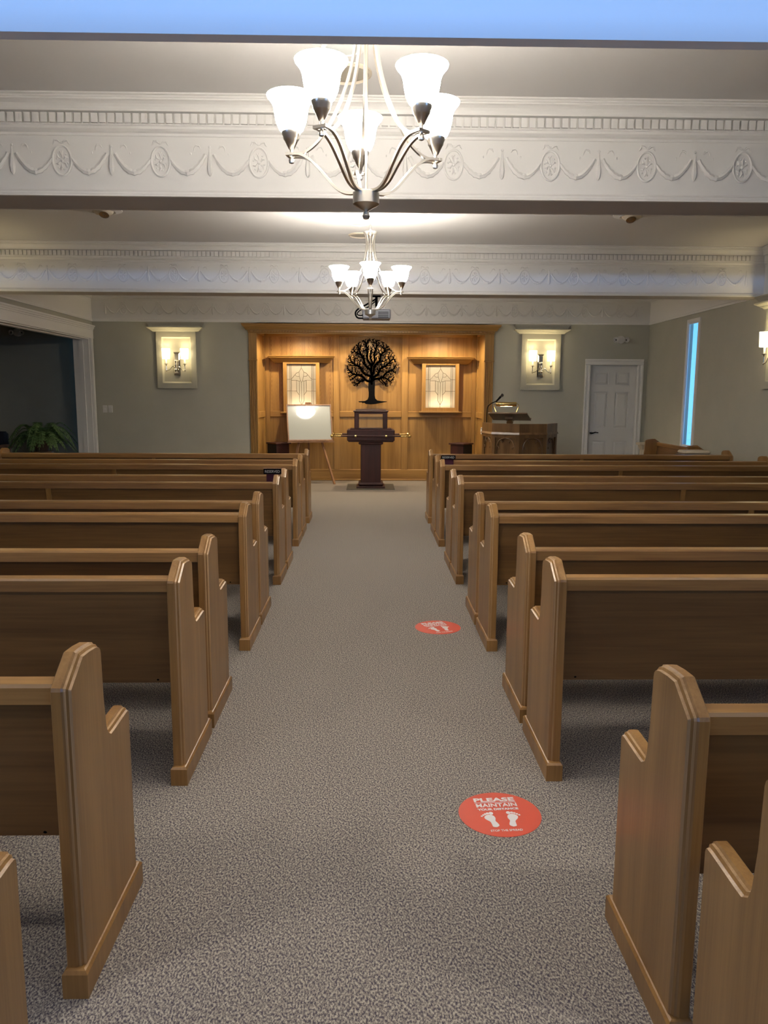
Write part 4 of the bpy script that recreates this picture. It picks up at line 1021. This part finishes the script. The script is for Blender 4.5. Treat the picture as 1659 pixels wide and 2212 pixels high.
# ------------------------------------------------------------------ small wall fittings
def switch(label, x, z, toggle):
    t = thing('light_switch', label, 'switch', (x, YB, z), 0, 'switch plates left of the alcove' if x < 0 else None)
    MB().bbox(-0.036, 0.036, -0.007, 0.0, -0.058, 0.058, c=0.003).build('plate', M_PLASTIC, t)
    if toggle: MB().bbox(-0.005, 0.005, -0.018, -0.006, -0.012, 0.012, c=0.002).build('toggle', M_PLASTIC, t)
    else: MB().bbox(-0.017, 0.017, -0.010, -0.006, -0.034, 0.034, c=0.002).build('rocker', M_PLASTIC, t)
switch('left one of two white switch plates beside the dark opening', -4.305, 1.262, True)
switch('right one of two white switch plates beside the dark opening', -4.218, 1.262, False)
t = thing('wall_switch', 'small white switch on the oak pilaster beside the pulpit', 'switch', (1.868, YB+0.02, 0.93))
MB().bbox(-0.016, 0.012, -0.075, -0.0, -0.055, 0.055, c=0.003).build('plate', M_PLASTIC, t); MB().bbox(-0.024, -0.014, -0.05, -0.025, -0.02, 0.02, c=0.002).build('rocker', M_PLASTIC, t)
def twin_spot(label, loc, big=True):
    t = thing('emergency_light', label, 'emergency light', loc, 0, 'twin-head emergency lights')
    MB().lathe([(0,-0.075),(0.045,-0.073),(0.062,-0.06),(0.064,0.0)], 20, m=Matrix.Rotation(-PI/2, 4, 'X') @ Matrix.Scale(-1, 4, (0,0,1)) @ Matrix.Scale(-1, 4, (0,0,1))).build('housing', M_PLASTIC, t)
    for s, rx in ((-1, 0.5), (1, 0.1)):
        mt_ = Matrix.Translation((0.082*s, -0.055, -0.004)) @ Matrix.Rotation(rx*s, 4, 'Z') @ Matrix.Rotation(PI/2, 4, 'X')
        h = MB().lathe([(0.0,-0.04),(0.024,-0.03),(0.042,0.022),(0.044,0.03),(0.038,0.030),(0.030,0.005),(0.0,0.0)], 16, m=mt_).build('lamp_head', M_PLASTIC, t)
        MB().ball((0,0,0.010), 0.012, 8, 5, m=mt_).build('bulb', M_BRONZE, h)
twin_spot('white twin-head emergency light above the white door', (4.095, YB, 2.415))
twin_spot('twin-head emergency light on the wall of the dark side room', (-5.74, 13.0, 2.49))

# ------------------------------------------------------------------ projector under the second beam
t = thing('projector', 'grey ceiling projector hanging below the far beam', 'projector', (0.085, 9.28, 2.655))
m = MB(); m.box(-0.05, 0.05, -0.05, 0.05, -0.008, 0.0); m.tube([(0,0,-0.005),(0,0,-0.13)], 0.016, n=10); m.build('mount_pole', M_BLACK, t)
m = MB(); m.box(-0.10, 0.10, -0.006, 0.006, -0.136, -0.128); m.box(-0.006, 0.006, -0.08, 0.08, -0.136, -0.128)
for s in (-1, 1): m.tube([(s*0.10, 0, -0.13), (s*0.12, 0, -0.165)], 0.006, n=6)
m.build('mount_bracket', M_PLASTIC, t)
m = MB(); m.bbox(-0.165, 0.165, -0.125, 0.125, -0.270, -0.160, c=0.012); m.build('body', M_GREYPL, t)
m = MB(); m.bbox(-0.160, 0.160, -0.120, 0.120, -0.163, -0.152, c=0.004); m.build('top_cover', M_PRINT, t)
m = MB(); m.tube([(-0.09, 0.12, -0.215), (-0.09, 0.155, -0.215)], 0.035, n=16); m.build('lens', M_BLACK, t)
for k in range(4): MB().box(0.02, 0.14, -0.1275, -0.1245, -0.255+k*0.018, -0.247+k*0.018).build('vent_slat', M_BLACK, t)
m = MB(); m.tube(smooth_path([(0.0,0.02,-0.03),(-0.12,0.0,-0.10),(-0.21,-0.02,-0.15),(-0.245,-0.03,-0.20),(-0.22,-0.06,-0.255),(-0.15,-0.11,-0.265)]), 0.010, n=7); m.tube(smooth_path([(0.0,0.02,-0.05),(-0.10,-0.02,-0.13),(-0.19,-0.05,-0.17),(-0.225,-0.06,-0.215),(-0.18,-0.10,-0.235),(-0.16,-0.125,-0.23)]), 0.007, n=7); m.build('cable', M_BLACK, t)

# ------------------------------------------------------------------ right corner: cream column pedestal, cushion on a stool
t = thing('column_pedestal', 'cream column pedestal with carved capital by the white door', 'pedestal', (4.37, 12.15, 0.0))
m = MB(); m.bbox(-0.11, 0.11, -0.11, 0.11, 0.0, 0.06); m.lathe([(0.09,0.06),(0.095,0.09),(0.07,0.11),(0.062,0.13)], 20); m.build('base', M_CREAM, t)
m = MB()
for k in range(12):
    a = 2*PI*k/12; m.tube([(0.052*math.cos(a), 0.052*math.sin(a), 0.12), (0.048*math.cos(a), 0.048*math.sin(a), 0.66)], 0.015, n=6)
m.lathe([(0.052,0.12),(0.048,0.66)], 16); m.build('shaft', M_CREAM, t)
m = MB(); m.lathe([(0.055,0.655),(0.062,0.665),(0.055,0.675),(0.065,0.70),(0.085,0.735),(0.09,0.745)], 20)
for k in range(8):
    a = 2*PI*k/8; m.tube([(0.058*math.cos(a),0.058*math.sin(a),0.675),(0.075*math.cos(a),0.075*math.sin(a),0.715),(0.095*math.cos(a),0.095*math.sin(a),0.735),(0.09*math.cos(a),0.09*math.sin(a),0.715)], [0.010,0.014,0.010,0.006], n=6)
m.build('capital', M_CREAM, t); MB().bbox(-0.10, 0.10, -0.10, 0.10, 0.745, 0.785, c=0.008).build('abacus', M_CREAM, t)
t = thing('side_stand', 'dark wooden stand behind the right front pew, under the cream cushion', 'stand', (4.16, 9.72, 0.0))
MB().bbox(-0.20, 0.20, -0.16, 0.16, 0.755, 0.785).build('top', M_PULPIT, t)
for sx_ in (-1, 1):
    for sy_ in (-1, 1): MB().bbox(sx_*0.17-0.018, sx_*0.17+0.018, sy_*0.13-0.018, sy_*0.13+0.018, 0.0, 0.756).build('leg', M_PULPIT, t)
c = thing('cream_cushion', 'flat cream cushion lying behind the right front pew', 'cushion', (4.14, 9.72, 0.785))
MB().bbox(-0.165, 0.165, -0.13, 0.13, 0.0, 0.048, c=0.018).build('cushion_body', M_CREAM, c); m = MB(); m.tube([(-0.155,-0.131,0.024),(0.155,-0.131,0.024)], 0.004, n=6); m.build('piping', M_CREAM, c)

# ------------------------------------------------------------------ side room: fern on a stand, armchair
fx, fy, fz = -5.20, 12.35, 0.60
t = thing('fern_stand', 'dark plant stand under the fern in the side room', 'plant stand', (fx, fy, 0.0))
MB().lathe([(0.0,0.57),(0.17,0.57),(0.17,0.60),(0.0,0.60)], 24).build('top', M_PULPIT, t)
for k in range(3):
    a = 2*PI*k/3; MB().tube([(0.17*math.cos(a),0.17*math.sin(a),0.0),(0.11*math.cos(a),0.11*math.sin(a),0.575)], 0.014, n=6).build('leg', M_PULPIT, t)
t = thing('potted_fern', 'bushy green potted fern inside the dark left opening', 'potted plant', (fx, fy, fz))
MB().lathe([(0.0,0.0),(0.10,0.0),(0.135,0.16),(0.15,0.165),(0.15,0.19),(0.13,0.19),(0.12,0.16),(0,0.15)], 24).build('pot', M_POT, t)
rnd = random.Random(5)
for k in range(46):
    a = 2*PI*k/46*3.0 + rnd.uniform(-.2, .2); ln = rnd.uniform(0.42, 0.62); lift = rnd.uniform(0.16, 0.36) if k % 2 else rnd.uniform(0.06, 0.22)
    ca, sa = math.cos(a), math.sin(a); spine = []
    for i in range(13):
        u = i/12; rr = 0.03+ln*u*(1-0.12*u); zz = 0.16 + lift*math.sin(min(1, u*1.55)*PI/2)*1.0 - 0.50*max(0, u-0.35)**1.5*ln/0.5
        spine.append(Vector((rr*ca, rr*sa, zz)))
    m = MB(); m.tube(spine, 0.0035, n=4)
    side = Vector((-sa, ca, 0))
    for i in range(1, 13):
        u = i/12; wl2 = 0.074*math.sin(PI*min(1, 0.18+u*0.82))**0.8 + 0.006
        tdir = (spine[i]-spine[i-1]).normalized()
        for half in (0, 0.5):
            c0 = spine[i-1].lerp(spine[i], 0.5+half*0.9)
            for s in (-1, 1):
                tip = c0 + side*s*wl2 + tdir*0.02 - Vector((0,0,0.012))
                m.add([c0 - tdir*0.011, c0 + tdir*0.011, c0.lerp(tip, .6)+tdir*0.010, tip, c0.lerp(tip, .6)-tdir*0.010], [(0,1,2,3,4)])
    m.build('frond', M_FERN, t)
t = thing('armchair', 'dark upholstered armchair with wooden arm at the left edge of the side room', 'armchair', (-6.14, 12.30, 0.0))
MB().bbox(-0.32, 0.32, -0.30, 0.28, 0.30, 0.46, c=0.03).build('seat', M_NAVY, t); MB().bbox(-0.32, 0.32, 0.20, 0.32, 0.44, 0.90, c=0.04).build('backrest', M_NAVY, t)
for sx_ in (-1, 1):
    MB().tube(smooth_path([(sx_*0.35, 0.25, 0.66), (sx_*0.36, 0.0, 0.68), (sx_*0.36, -0.28, 0.66)]), 0.032, n=8).build('arm', M_EASEL, t)
    for yy in (-0.26, 0.26): MB().tube([(sx_*0.33, yy, 0.0), (sx_*0.34, yy, 0.66)], 0.022, n=8).build('leg', M_EASEL, t)
